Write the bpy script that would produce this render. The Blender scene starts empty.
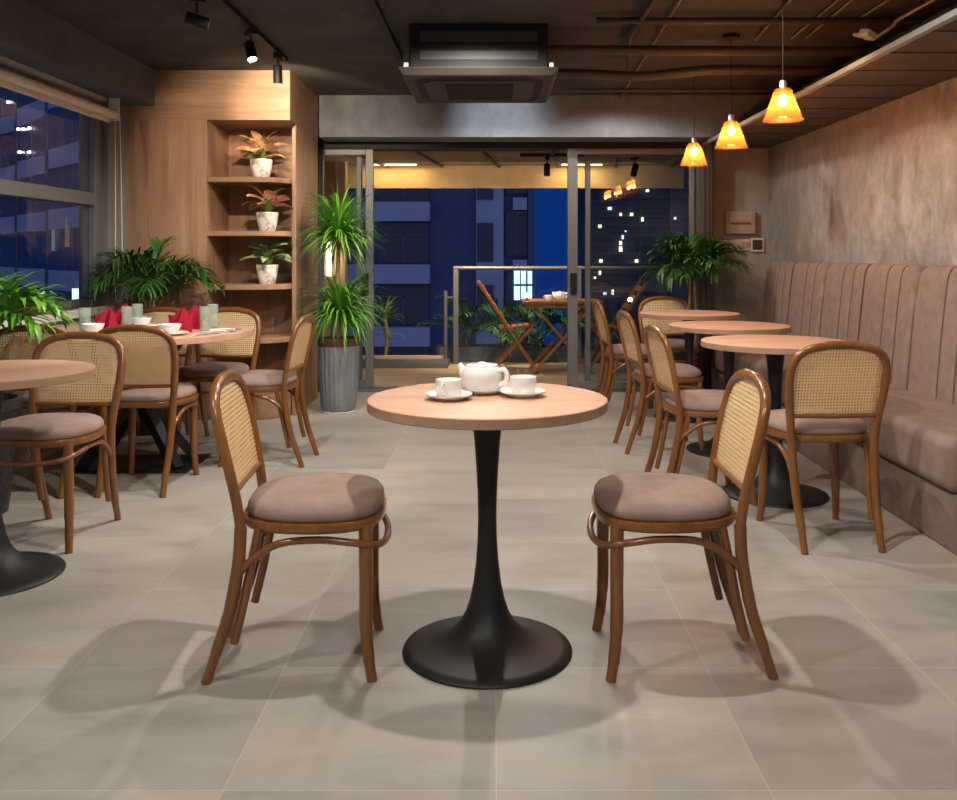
import bpy, math, random
from mathutils import Vector, Matrix
R = math.radians
PI = math.pi
rnd = random.Random(7)
scene = bpy.context.scene
col = scene.collection

# ------------------------------------------------------------------ camera
F, CU, CV, H = 920.0, 494.0, 253.0, 1.18
cam_d = bpy.data.cameras.new('camera')
cam = bpy.data.objects.new('camera', cam_d); col.objects.link(cam)
cam.location = (0, 0, H); cam.rotation_euler = (R(90), 0, 0)
cam_d.sensor_width = 36; cam_d.lens = F / 957 * 36
cam_d.shift_x = -(CU - 478.5) / 957; cam_d.shift_y = -(400 - CV) / 957
cam_d.clip_end = 500
scene.camera = cam
scene.view_settings.view_transform = 'Standard'
scene.view_settings.look = 'None'
scene.view_settings.exposure = 0.52
scene.view_settings.gamma = 1
scene.view_settings.use_curve_mapping = False

def P(u, v, z=0.0):                 # point at height z seen at a pixel
    k = (H - z) / (v - CV)
    return Vector(((u - CU) * k, F * k, z))

# ------------------------------------------------------------------ mesh helpers
class MB:
    def __init__(s): s.v = []; s.f = []
    def add(s, vs, fs):
        n = len(s.v); s.v += [tuple(p) for p in vs]; s.f += [tuple(i + n for i in f) for f in fs]; return s
    def box(s, a, b, m=None):
        x0, y0, z0 = a; x1, y1, z1 = b
        vs = [Vector(p) for p in ((x0,y0,z0),(x1,y0,z0),(x1,y1,z0),(x0,y1,z0),(x0,y0,z1),(x1,y0,z1),(x1,y1,z1),(x0,y1,z1))]
        if m: vs = [m @ p for p in vs]
        return s.add(vs, [(0,3,2,1),(4,5,6,7),(0,1,5,4),(1,2,6,5),(2,3,7,6),(3,0,4,7)])
    def bar(s, p, q, w, d, up=(0,0,1)):     # rectangular bar from p to q
        p = Vector(p); q = Vector(q); t = (q - p); L = t.length; t.normalize()
        up = Vector(up)
        if abs(t.dot(up)) > .98: up = Vector((0,1,0))
        a = t.cross(up).normalized(); b = a.cross(t).normalized()
        vs = []
        for o in (p, q):
            for i, j in ((-1,-1),(1,-1),(1,1),(-1,1)): vs.append(o + a*i*w/2 + b*j*d/2)
        return s.add(vs, [(3,2,1,0),(4,5,6,7),(0,1,5,4),(1,2,6,5),(2,3,7,6),(3,0,4,7)])
    def lathe(s, prof, n=32, c=(0,0,0), ry=1.0):
        vs = []; fs = []
        for r, z in prof:
            for i in range(n):
                a = 2*PI*i/n; vs.append((c[0]+r*math.cos(a), c[1]+r*ry*math.sin(a), c[2]+z))
        for k in range(len(prof)-1):
            for i in range(n):
                j = (i+1) % n; fs.append((k*n+i, k*n+j, (k+1)*n+j, (k+1)*n+i))
        if prof[0][0] > 1e-5: fs.append(tuple(range(n-1,-1,-1)))
        if prof[-1][0] > 1e-5: fs.append(tuple((len(prof)-1)*n+i for i in range(n)))
        return s.add(vs, fs)
    def tube(s, pts, rad, n=10, closed=False, flat=None):
        pts = [Vector(p) for p in pts]; m = len(pts)
        if not isinstance(rad, (list, tuple)): rad = [rad]*m
        vs = []; fs = []; prev = None
        for i, p in enumerate(pts):
            if closed: t = pts[(i+1) % m] - pts[i-1]
            else: t = pts[min(i+1,m-1)] - pts[max(i-1,0)]
            t.normalize()
            if prev is None:
                ref = Vector((0,0,1)) if abs(t.z) < .9 else Vector((1,0,0))
                nr = t.cross(ref).normalized()
            else:
                nr = (prev - t*prev.dot(t)).normalized()
            prev = nr; b = t.cross(nr)
            for k in range(n):
                a = 2*PI*k/n
                vs.append(p + (nr*math.cos(a) + b*math.sin(a)*(flat or 1))*rad[i])
        for i in range(m if closed else m-1):
            j = (i+1) % m
            for k in range(n):
                l = (k+1) % n; fs.append((i*n+k, i*n+l, j*n+l, j*n+k))
        if not closed:
            fs.append(tuple(range(n-1,-1,-1))); fs.append(tuple((m-1)*n+k for k in range(n)))
        return s.add(vs, fs)
    def prism(s, pts, z0, z1):
        n = len(pts)
        vs = [(x,y,z0) for x,y in pts] + [(x,y,z1) for x,y in pts]
        fs = [tuple(range(n-1,-1,-1)), tuple(range(n,2*n))]
        for i in range(n):
            j = (i+1) % n; fs.append((i,j,n+j,n+i))
        return s.add(vs, fs)
    def sphere(s, c, r, n=12, m=8, sc=(1,1,1)):
        return s.lathe([(max(1e-6, r*math.sin(PI*k/m))*sc[0], -r*math.cos(PI*k/m)*sc[2]) for k in range(m+1)], n, c, sc[1]/sc[0])
    def blade(s, base, az, length, width, lift, droop, n=6, fold=.25, shape=0.35, roll=0.0):
        # a leaf: starts at angle lift above the horizon and droops along its length
        p = Vector(base); ang = lift; st = length/n
        side = Vector((-math.sin(az), math.cos(az), 0))
        vs = []; fs = []
        for i in range(n+1):
            t = i/n
            w = width*0.5*max(0.04, (math.sin(PI*min(1, t**shape*1.0))**.8 if shape < 1 else math.sin(PI*(t*.9+.08))))
            if shape < 1: w = width*.5*max(.05, min(1, t*5+.35)*(1-t**2.2))
            d = Vector((math.cos(az)*math.cos(ang), math.sin(az)*math.cos(ang), math.sin(ang)))
            up = side.cross(d) * -1
            sd = side*math.cos(roll) + up*math.sin(roll)
            vs += [p - sd*w + up*w*fold, p.copy(), p + sd*w + up*w*fold]
            if i < n:
                p = p + d*st; ang -= droop/n*(0.5+t)
        for i in range(n):
            a = i*3; fs += [(a,a+1,a+4,a+3),(a+1,a+2,a+5,a+4)]
        return s.add(vs, fs)
    def build(s, name, m, parent=None, smooth=0.7, bevel=0, segs=2, loc=None, sub=0):
        me = bpy.data.meshes.new(name); me.from_pydata(s.v, [], s.f); me.update()
        if smooth:
            me.polygons.foreach_set('use_smooth', [True]*len(me.polygons))
            me.set_sharp_from_angle(angle=smooth)
        o = bpy.data.objects.new(name, me); col.objects.link(o)
        if m: me.materials.append(m)
        if parent: o.parent = parent
        if loc: o.location = loc
        if bevel:
            b = o.modifiers.new('bevel','BEVEL'); b.width = bevel; b.segments = segs; b.limit_method = 'ANGLE'; b.angle_limit = R(40)
        if sub:
            b = o.modifiers.new('sub','SUBSURF'); b.levels = sub; b.render_levels = sub
        return o

def smooth_path(pts, k=6, closed=False):
    pts = [Vector(p) for p in pts]; out = []; n = len(pts)
    rng = range(n) if closed else range(n-1)
    for i in rng:
        p0 = pts[(i-1) % n] if closed or i > 0 else pts[0]*2 - pts[1]
        p1 = pts[i]; p2 = pts[(i+1) % n]
        p3 = pts[(i+2) % n] if closed or i < n-2 else pts[-1]*2 - pts[-2]
        for j in range(k):
            t = j/k
            out.append(.5*((2*p1)+(p2-p0)*t+(2*p0-5*p1+4*p2-p3)*t*t+(3*p1-p0-3*p2+p3)*t**3))
    if not closed: out.append(pts[-1])
    return out

def tag(o, label=None, cat=None, group=None, kind=None):
    if label: o['label'] = label
    if cat: o['category'] = cat
    if group: o['group'] = group
    if kind: o['kind'] = kind
    return o
def thing(name, label, cat, loc=(0,0,0), rz=0, group=None):
    o = bpy.data.objects.new(name, None); col.objects.link(o)
    o.empty_display_size = .1
    o.location = loc; o.rotation_euler = (0,0,rz)
    return tag(o, label, cat, group)
def struct(name, mb, m, parent=None, **k):
    o = mb.build(name, m, parent, **k)
    if not parent: o['kind'] = 'structure'
    return o
KIDS = {}
def kids(o): return [c for c in bpy.data.objects if c.parent == o]
def dup(o, loc, rz, label, group=None):
    r = o.copy(); col.objects.link(r); r.location = loc; r.rotation_euler = (0,0,rz)
    r['label'] = label
    if group: r['group'] = group
    for c in kids(o):
        if c is r: continue
        d = c.copy(); col.objects.link(d); d.parent = r
        for g in kids(c):
            e = g.copy(); col.objects.link(e); e.parent = d
    return r

# ------------------------------------------------------------------ materials
def newmat(name):
    m = bpy.data.materials.new(name); m.use_nodes = True
    nt = m.node_tree; b = nt.nodes['Principled BSDF']
    return m, nt, b
def L(nt, a, b): nt.links.new(a, b)
def plain(name, c, rough=.5, metal=0, spec=.5, emit=None, es=0, coat=0):
    m, nt, b = newmat(name)
    b.inputs['Base Color'].default_value = (*c, 1); b.inputs['Roughness'].default_value = rough
    b.inputs['Metallic'].default_value = metal; b.inputs['Specular IOR Level'].default_value = spec
    if coat: b.inputs['Coat Weight'].default_value = coat; b.inputs['Coat Roughness'].default_value = .15
    if emit: b.inputs['Emission Color'].default_value = (*emit,1); b.inputs['Emission Strength'].default_value = es
    return m
def coords(nt, scale=(1,1,1), kind='Object', loc=(0,0,0)):
    t = nt.nodes.new('ShaderNodeTexCoord'); mp = nt.nodes.new('ShaderNodeMapping')
    mp.inputs['Scale'].default_value = scale; mp.inputs['Location'].default_value = loc
    L(nt, t.outputs[kind], mp.inputs[0]); return mp.outputs[0]
def noise(nt, vec, scale, detail=4, rough=.55, dist=0):
    n = nt.nodes.new('ShaderNodeTexNoise'); n.inputs['Scale'].default_value = scale
    n.inputs['Detail'].default_value = detail; n.inputs['Roughness'].default_value = rough; n.inputs['Distortion'].default_value = dist
    if vec: L(nt, vec, n.inputs['Vector'])
    return n.outputs['Fac']
def ramp(nt, fac, stops):
    r = nt.nodes.new('ShaderNodeValToRGB'); e = r.color_ramp.elements
    while len(e) < len(stops): e.new(.5)
    for i, (p, c) in enumerate(stops):
        e[i].position = p; e[i].color = (*c, 1) if len(c) == 3 else c
    L(nt, fac, r.inputs[0]); return r.outputs[0]
def mix(nt, fac, a, b, mode='MIX'):
    n = nt.nodes.new('ShaderNodeMix'); n.data_type = 'RGBA'; n.blend_type = mode
    if isinstance(fac, (int,float)): n.inputs[0].default_value = fac
    else: L(nt, fac, n.inputs[0])
    for i, x in ((6,a),(7,b)):
        if isinstance(x, tuple): n.inputs[i].default_value = (*x,1)
        else: L(nt, x, n.inputs[i])
    return n.outputs[2]
def math_(nt, op, a, b=None, c=None):
    n = nt.nodes.new('ShaderNodeMath'); n.operation = op
    for i, x in enumerate((a,b,c)):
        if x is None: continue
        if isinstance(x, (int,float)): n.inputs[i].default_value = x
        else: L(nt, x, n.inputs[i])
    return n.outputs[0]
def bump(nt, b, h, strength=.2, dist=.01):
    n = nt.nodes.new('ShaderNodeBump'); n.inputs['Strength'].default_value = strength; n.inputs['Distance'].default_value = dist
    L(nt, h, n.inputs['Height']); L(nt, n.outputs[0], b.inputs['Normal'])
def noisy(name, c1, c2, scale, rough=.6, spec=.4, vs=(1,1,1), bmp=0, bs=None, lo=.3, hi=.7, metal=0, coat=0):
    m, nt, b = newmat(name); v = coords(nt, vs)
    f = noise(nt, v, scale, 6, .6)
    L(nt, ramp(nt, f, [(lo,c1),(hi,c2)]), b.inputs['Base Color'])
    b.inputs['Roughness'].default_value = rough; b.inputs['Specular IOR Level'].default_value = spec; b.inputs['Metallic'].default_value = metal
    if coat: b.inputs['Coat Weight'].default_value = coat; b.inputs['Coat Roughness'].default_value = .12
    if bmp: bump(nt, b, noise(nt, v, bs or scale*4, 4), bmp)
    return m
def wood(name, c1, c2, c3, axis='x', scale=6, rough=.45, stretch=12, spec=.4, coat=0, knots=0):
    m, nt, b = newmat(name)
    s = {'x':(1/stretch*4,4,4),'y':(4,1/stretch*4,4),'z':(4,4,1/stretch*4)}[axis]
    v = coords(nt, s)
    f = noise(nt, v, scale, 8, .65, .6); g = noise(nt, v, scale*6, 3, .6)
    f2 = math_(nt, 'ADD', math_(nt,'MULTIPLY', f, .75), math_(nt,'MULTIPLY', g, .25))
    c = ramp(nt, f2, [(.34,c1),(.5,c2),(.66,c3)])
    if knots:
        vv = coords(nt, {'x':(.6,2.4,2.4),'y':(2.4,.6,2.4),'z':(2.4,2.4,.6)}[axis])
        k = noise(nt, vv, 2.2, 2, .5, 1.2)
        c = mix(nt, ramp(nt, k, [(.64,(0,0,0)),(.8,(.8,.8,.8))]), c, tuple(x*.6 for x in c1))
    L(nt, c, b.inputs['Base Color'])
    b.inputs['Roughness'].default_value = rough; b.inputs['Specular IOR Level'].default_value = spec
    if coat: b.inputs['Coat Weight'].default_value = coat; b.inputs['Coat Roughness'].default_value = .18
    bump(nt, b, g, .05)
    return m
def glassy(name, tint=(1,1,1), refl=1.0, rough=0.0, ior=1.5, base=0.0):
    m = bpy.data.materials.new(name); m.use_nodes = True; nt = m.node_tree
    for n in list(nt.nodes): nt.nodes.remove(n)
    o = nt.nodes.new('ShaderNodeOutputMaterial'); t = nt.nodes.new('ShaderNodeBsdfTransparent'); g = nt.nodes.new('ShaderNodeBsdfGlossy')
    t.inputs[0].default_value = (*tint,1); g.inputs['Roughness'].default_value = rough
    f = nt.nodes.new('ShaderNodeFresnel'); f.inputs[0].default_value = ior
    mx = nt.nodes.new('ShaderNodeMixShader')
    ge = nt.nodes.new('ShaderNodeNewGeometry')
    L(nt, math_(nt,'MULTIPLY', math_(nt,'ADD', math_(nt,'MULTIPLY', f.outputs[0], refl), base), math_(nt,'SUBTRACT', 1.0, ge.outputs['Backfacing'])), mx.inputs[0])
    L(nt, t.outputs[0], mx.inputs[1]); L(nt, g.outputs[0], mx.inputs[2]); L(nt, mx.outputs[0], o.inputs[0])
    return m
def glow(name, c, s): return plain(name, (0,0,0), .5, emit=c, es=s)

M = {}
M['chair'] = wood('chair_wood', (.135,.048,.0115),(.20,.075,.018),(.255,.10,.026), 'z', 5, .28, 10, .5, coat=.35)
M['suede'] = noisy('suede', (.235,.165,.140),(.33,.235,.20), 9, .9, .2, bmp=.15, bs=300)
M['top'] = wood('table_laminate', (.46,.27,.175),(.56,.34,.225),(.64,.405,.275), 'x', 3.2, .5, 16, .25)
M['edge'] = wood('table_edge', (.30,.185,.115),(.36,.225,.145),(.42,.27,.18), 'x', 4, .5, 14, .3)
M['iron'] = plain('black_iron', (.012,.012,.013), .5, 0, .35)
M['black'] = plain('black_paint', (.010,.010,.010), .6, 0, .3)
M['porcelain'] = plain('porcelain', (.82,.80,.77), .12, 0, .5)
M['oak'] = wood('oak_upright', (.205,.112,.062),(.285,.165,.097),(.36,.22,.135), 'z', 4, .5, 16, .35, knots=1)
M['oak_h'] = wood('oak_lengthwise', (.205,.112,.062),(.285,.165,.097),(.36,.22,.135), 'x', 4, .5, 16, .35, knots=1)
M['teak'] = wood('teak', (.17,.062,.02),(.25,.095,.032),(.32,.135,.05), 'z', 6, .45, 10)
M['fabric'] = noisy('bench_fabric', (.21,.150,.125),(.285,.21,.178), 14, .85, .2, bmp=.25, bs=260)
M['seam'] = plain('seam_thread', (.12,.085,.07), .9)
M['jamb'] = plain('bronze_jamb', (.085,.075,.065), .5, .2)
M['frame'] = plain('door_aluminium', (.15,.15,.152), .45, .2)
M['winframe'] = plain('window_aluminium', (.11,.105,.098), .5, .1)
M['glass'] = glassy('pane_glass', (.93,.95,.96), 1.0)
M['railglass'] = glassy('rail_glass', (.86,.9,.92), .8)
def tumbler_mat():
    m, nt, b = newmat('frosted_tumbler'); b.inputs['Base Color'].default_value = (.62,.70,.62,1); b.inputs['Roughness'].default_value = .15
    tr = nt.nodes.new('ShaderNodeBsdfTransparent'); tr.inputs[0].default_value = (.9,.95,.92,1); ms = nt.nodes.new('ShaderNodeMixShader'); ms.inputs[0].default_value = .76
    L(nt, b.outputs[0], ms.inputs[1]); L(nt, tr.outputs[0], ms.inputs[2]); L(nt, ms.outputs[0], nt.nodes['Material Output'].inputs[0]); return m
M['tumbler'] = tumbler_mat()
M['steel'] = plain('steel', (.78,.77,.75), .3, .85)
M['napkin'] = noisy('red_cloth', (.26,.006,.025),(.40,.012,.04), 6, .8, .2)
M['pot_grey'] = noisy('zinc_pot', (.12,.13,.14),(.22,.23,.24), 7, .6, .4, (3,3,.6))
M['pot_white'] = noisy('patterned_pot', (.70,.66,.61),(.36,.29,.25), 17, .35, .5, lo=.52, hi=.62)
M['pot_dark'] = noisy('dark_glazed_pot', (.012,.011,.011),(.06,.055,.05), 40, .4, .5, bmp=.6, bs=60)
M['soil'] = noisy('brown_soil', (.05,.022,.010),(.13,.06,.03), 60, .95)
M['bark'] = noisy('bark', (.16,.11,.06),(.32,.23,.13), 20, .85, .2, (1,1,4))
M['leaf'] = noisy('palm_leaf', (.012,.055,.008),(.05,.15,.022), 9, .42, .4)
M['leaf_d'] = noisy('dracaena_leaf', (.05,.19,.012),(.17,.42,.04), 8, .4, .45)
M['leaf_o'] = noisy('lime_leaf', (.09,.17,.02),(.22,.30,.05), 8, .45, .4)
M['leaf_pale'] = noisy('pale_variegated_leaf', (.03,.10,.02),(.36,.42,.22), 16, .4, .4, lo=.4, hi=.62)
M['white_pl'] = plain('white_plastic', (.62,.57,.50), .4)
M['beige_pl'] = plain('beige_plastic', (.40,.31,.22), .45)
M['blind'] = plain('blind_fabric', (.70,.64,.56), .8)
M['chrome'] = M['steel']

def pink_leaf():
    m, nt, b = newmat('pink_green_leaf'); v = coords(nt)
    f = noise(nt, v, 19, 4, .65, .5)
    L(nt, ramp(nt, f, [(.36,(.62,.10,.09)),(.45,(.78,.30,.21)),(.53,(.82,.55,.32)),(.60,(.30,.40,.10)),(.68,(.10,.24,.05))]), b.inputs['Base Color'])
    b.inputs['Roughness'].default_value = .4; return m
M['leaf_pink'] = pink_leaf()

def cane():
    m, nt, b = newmat('woven_cane')
    t = nt.nodes.new('ShaderNodeTexCoord'); sp = nt.nodes.new('ShaderNodeSeparateXYZ'); L(nt, t.outputs['Object'], sp.inputs[0])
    per = .0125; ds = []
    for ax in ('X','Z'):
        fr = math_(nt,'FRACT', math_(nt,'ADD', math_(nt,'DIVIDE', sp.outputs[ax], per), 40.0))
        ds.append(math_(nt,'ABSOLUTE', math_(nt,'SUBTRACT', fr, .5)))
    mx = math_(nt,'MAXIMUM', ds[0], ds[1]); sm = math_(nt,'MULTIPLY', math_(nt,'ADD', ds[0], ds[1]), .72)
    d = math_(nt,'MAXIMUM', mx, sm)
    hole = math_(nt,'LESS_THAN', d, .275)
    v = coords(nt, (80,1,8)); v2 = coords(nt,(8,1,80))
    c = mix(nt, .5, ramp(nt, noise(nt, v, 3), [(.3,(.80,.57,.285)),(.7,(.92,.71,.41))]), ramp(nt, noise(nt, v2, 3), [(.3,(.80,.58,.29)),(.7,(.92,.72,.42))]))
    L(nt, c, b.inputs['Base Color']); b.inputs['Roughness'].default_value = .5
    tl = nt.nodes.new('ShaderNodeBsdfTranslucent'); L(nt, c, tl.inputs[0]); mt = nt.nodes.new('ShaderNodeMixShader'); mt.inputs[0].default_value = .28
    L(nt, b.outputs[0], mt.inputs[1]); L(nt, tl.outputs[0], mt.inputs[2])
    tr = nt.nodes.new('ShaderNodeBsdfTransparent'); ms = nt.nodes.new('ShaderNodeMixShader')
    out = nt.nodes['Material Output']
    L(nt, hole, ms.inputs[0]); L(nt, mt.outputs[0], ms.inputs[1]); L(nt, tr.outputs[0], ms.inputs[2]); L(nt, ms.outputs[0], out.inputs[0])
    return m
M['cane'] = cane()

def floor_mat():
    m, nt, b = newmat('porcelain_tiles')
    t = nt.nodes.new('ShaderNodeTexCoord'); sp = nt.nodes.new('ShaderNodeSeparateXYZ'); L(nt, t.outputs['Object'], sp.inputs[0])
    gx = math_(nt,'DIVIDE', math_(nt,'ADD', sp.outputs['X'], 59.995), .6)
    gy = math_(nt,'DIVIDE', math_(nt,'ADD', sp.outputs['Y'], 59.78), .6)
    dx = math_(nt,'ABSOLUTE', math_(nt,'SUBTRACT', math_(nt,'FRACT', gx), .5)); dy = math_(nt,'ABSOLUTE', math_(nt,'SUBTRACT', math_(nt,'FRACT', gy), .5))
    gr = math_(nt,'GREATER_THAN', math_(nt,'MAXIMUM', dx, dy), .5-.0021)
    cmb = nt.nodes.new('ShaderNodeCombineXYZ'); L(nt, math_(nt,'FLOOR', gx), cmb.inputs[0]); L(nt, math_(nt,'FLOOR', gy), cmb.inputs[1])
    wn = nt.nodes.new('ShaderNodeTexWhiteNoise'); wn.noise_dimensions = '3D'; L(nt, cmb.outputs[0], wn.inputs['Vector'])
    vec = nt.nodes.new('ShaderNodeVectorMath'); vec.operation = 'MULTIPLY_ADD'
    L(nt, wn.outputs['Color'], vec.inputs[0]); vec.inputs[1].default_value = (7,7,7); L(nt, t.outputs['Object'], vec.inputs[2])
    mp = nt.nodes.new('ShaderNodeMapping'); mp.inputs['Scale'].default_value = (1.0,2.6,1); L(nt, vec.outputs[0], mp.inputs[0])
    f = noise(nt, mp.outputs[0], 2.2, 8, .62, .3)
    c = ramp(nt, f, [(.3,(.285,.27,.245)),(.48,(.355,.335,.305)),(.58,(.375,.348,.312)),(.72,(.43,.40,.365))])
    tint = ramp(nt, wn.outputs['Value'], [(0,(.9,.9,.9)),(1,(1.06,1.05,1.03))])
    c = mix(nt, 1, c, tint, 'MULTIPLY')
    c = mix(nt, gr, c, (.50,.44,.375))
    L(nt, c, b.inputs['Base Color'])
    L(nt, ramp(nt, f, [(.3,(.36,.36,.36)),(.7,(.5,.5,.5))]), b.inputs['Roughness'])
    b.inputs['Specular IOR Level'].default_value = .35
    bump(nt, b, f, .03)
    return m
M['floor'] = floor_mat()
def concrete(name, c1, c2, c3, sc=1.6, stain=None, rough=.75):
    m, nt, b = newmat(name); v = coords(nt); vz = coords(nt, (1,1,.35))
    f = noise(nt, v, sc, 9, .68, .3); g = noise(nt, vz, sc*2.2, 6, .7)
    s = math_(nt,'ADD', math_(nt,'MULTIPLY', f, .6), math_(nt,'MULTIPLY', g, .4))
    c = ramp(nt, s, [(.33,c1),(.5,c2),(.66,c3)])
    if stain: c = mix(nt, ramp(nt, noise(nt, vz, .9, 5, .6, 1), [(.53,(0,0,0)),(.72,(.7,.7,.7))]), c, stain)
    L(nt, c, b.inputs['Base Color']); b.inputs['Roughness'].default_value = rough; b.inputs['Specular IOR Level'].default_value = .3
    bump(nt, b, noise(nt, v, 22, 6, .7), .12, .02)
    return m
def wall_mat():
    m, nt, b = newmat('polished_concrete'); v = coords(nt); vz = coords(nt, (1,1,.3))
    f = noise(nt, v, 1.9, 10, .7, .5); g = noise(nt, coords(nt, (1,1,.6)), 8, 9, .78, .6); h = noise(nt, v, .8, 4, .6)
    q = math_(nt,'ADD', math_(nt,'ADD', math_(nt,'MULTIPLY', f, .4), math_(nt,'MULTIPLY', g, .4)), math_(nt,'MULTIPLY', h, .2))
    c = ramp(nt, q, [(.40,(.16,.15,.14)),(.5,(.29,.272,.25)),(.60,(.45,.42,.385))])
    c = mix(nt, ramp(nt, noise(nt, vz, 1.1, 6, .65, 1), [(.52,(0,0,0)),(.72,(.75,.75,.75))]), c, (.235,.165,.105))
    t = nt.nodes.new('ShaderNodeTexCoord'); sp = nt.nodes.new('ShaderNodeSeparateXYZ'); L(nt, t.outputs['Object'], sp.inputs[0])
    for y0, z0, z1, ww in ((6.50,1.36,1.74,.085),):      # drip stains
        d = math_(nt,'DIVIDE', math_(nt,'ABSOLUTE', math_(nt,'SUBTRACT', sp.outputs['Y'], y0)), math_(nt,'ADD', math_(nt,'MULTIPLY', math_(nt,'SUBTRACT', z1, sp.outputs['Z']), ww/(z1-z0)), .012))
        def sm_(lo, hi):
            n_ = nt.nodes.new('ShaderNodeMapRange'); n_.interpolation_type = 'SMOOTHSTEP'; n_.inputs[1].default_value = lo; n_.inputs[2].default_value = hi; L(nt, sp.outputs['Z'], n_.inputs[0]); return n_.outputs[0]
        a = math_(nt,'MULTIPLY', sm_(z1, z1-.2), sm_(z0-.03, z0+.05))
        e = nt.nodes.new('ShaderNodeMapRange'); e.inputs[1].default_value = .35; e.inputs[2].default_value = 1.15; e.inputs[3].default_value = .65; e.inputs[4].default_value = 0; L(nt, d, e.inputs[0])
        c = mix(nt, math_(nt,'MULTIPLY', a, e.outputs[0]), c, (.13,.085,.05))
    L(nt, c, b.inputs['Base Color']); L(nt, ramp(nt, f, [(.3,(.35,.35,.35)),(.7,(.6,.6,.6))]), b.inputs['Roughness']); b.inputs['Specular IOR Level'].default_value = .45
    bump(nt, b, g, .12, .02); return m
M['wall'] = wall_mat()
M['wall_back'] = concrete('grey_plaster', (.24,.205,.175),(.31,.27,.235),(.37,.325,.285), 2)
M['wall_left'] = concrete('pale_plaster', (.42,.40,.365),(.49,.465,.43),(.54,.515,.48), 2)
M['shaded_wall'] = concrete('shaded_plaster', (.11,.10,.09),(.15,.138,.125),(.19,.175,.16), 2)  # left wall in shade: darker copy, shade put into the colour
M['beam'] = concrete('grey_beam', (.11,.12,.135),(.165,.176,.195),(.23,.242,.262), 2.8)
M['beam_dark'] = concrete('charcoal_beam', (.070,.078,.090),(.092,.101,.116),(.115,.125,.142), 2)
M['ceiling'] = concrete('raw_slab', (.036,.034,.032),(.060,.056,.052),(.095,.085,.076), 2.0, (.032,.028,.025), .85)
M['soffit'] = concrete('board_soffit', (.07,.052,.038),(.10,.076,.055),(.125,.095,.07), 2)
M['trim'] = plain('soffit_trim', (.27,.275,.28), .5)
M['pipe'] = plain('painted_pipe', (.055,.043,.035), .5)
M['pipe_dark'] = plain('dark_pipe', (.03,.025,.022), .6)
M['conduit'] = plain('conduit', (.24,.20,.16), .35, .6)
M['deck'] = noisy('balcony_tile', (.30,.23,.15),(.38,.30,.2), 3, .6)
M['canvas'] = noisy('awning_canvas', (.38,.29,.19),(.50,.39,.26), 4, .8)
M['out_ceiling'] = noisy('balcony_ceiling', (.22,.18,.125),(.28,.23,.16), 3, .8)
M['out_wall'] = noisy('balcony_wall', (.3,.22,.14),(.38,.28,.18), 3, .8)
M['rail'] = plain('rail_metal', (.16,.155,.15), .4, .5)
M['bulb'] = glow('bulb_glow', (1,.66,.30), 30)
M['lens'] = glow('lamp_lens', (1,.93,.82), 30)
M['led'] = glow('led_strip', (1,.72,.32), 2.5)
M['sconce'] = glow('sconce_glow', (1,.72,.40), 5)
M['lit_white'] = glow('lit_window', (.62,.80,1), 1.3)
M['lit_warm'] = glow('lit_window_warm', (1,.80,.5), 2.0)
M['lit_point'] = glow('lit_point', (1,.9,.75), 5)
M['facade'] = noisy('facade_render', (.25,.31,.46),(.29,.355,.51), .3, .8)
M['facade_dark'] = plain('facade_navy', (.045,.075,.17), .8)
M['facade_glass'] = plain('facade_windows', (.02,.028,.06), .25)
M['mullion'] = plain('facade_mullion', (.06,.07,.10), .6)
M['tower'] = plain('tower_glass', (.03,.045,.085), .5)
M['tower_band'] = plain('tower_band', (.075,.09,.12), .8)

def shade_mat():
    m = bpy.data.materials.new('amber_glass'); m.use_nodes = True; nt = m.node_tree
    for n in list(nt.nodes): nt.nodes.remove(n)
    o = nt.nodes.new('ShaderNodeOutputMaterial'); t = nt.nodes.new('ShaderNodeBsdfTransparent'); d = nt.nodes.new('ShaderNodeBsdfTranslucent'); g = nt.nodes.new('ShaderNodeBsdfGlossy')
    t.inputs[0].default_value = (1,.74,.46,1); d.inputs[0].default_value = (1,.42,.15,1); g.inputs['Roughness'].default_value = .08
    a = nt.nodes.new('ShaderNodeMixShader'); a.inputs[0].default_value = .085
    L(nt, t.outputs[0], a.inputs[1]); L(nt, d.outputs[0], a.inputs[2])
    f = nt.nodes.new('ShaderNodeFresnel'); f.inputs[0].default_value = 1.5
    c = nt.nodes.new('ShaderNodeMixShader'); ge = nt.nodes.new('ShaderNodeNewGeometry'); L(nt, math_(nt,'MULTIPLY', f.outputs[0], math_(nt,'SUBTRACT', 1.0, ge.outputs['Backfacing'])), c.inputs[0]); L(nt, a.outputs[0], c.inputs[1]); L(nt, g.outputs[0], c.inputs[2]); L(nt, c.outputs[0], o.inputs[0])
    return m
M['shade'] = shade_mat()

# ------------------------------------------------------------------ the room shell
CZ = 2.47            # slab
XL, XR = -2.587, 2.385
YD = 7.92            # sliding doors
YB = -1.6            # behind the camera
CY = 6.485           # cabinet front
SOF = 2.09
struct('floor', MB().box((XL-.25,YB,-.12),(XR+.25,8.1,0)), M['floor'], smooth=0)
struct('ceiling', MB().box((XL-.25,YB,CZ),(XR+.25,8.2,CZ+.15)), M['ceiling'], smooth=0)
struct('wall_right', MB().box((XR,YB,0),(XR+.15,8.15,CZ)), M['wall'], smooth=0)
struct('wall_front', MB().box((XL-.2,YB-.15,0),(XR+.2,YB,CZ)), M['wall_back'], smooth=0)
struct('wall_back', MB().box((1.84,8.0,0),(XR,8.15,CZ)), M['wall_back'], smooth=0)
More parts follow.
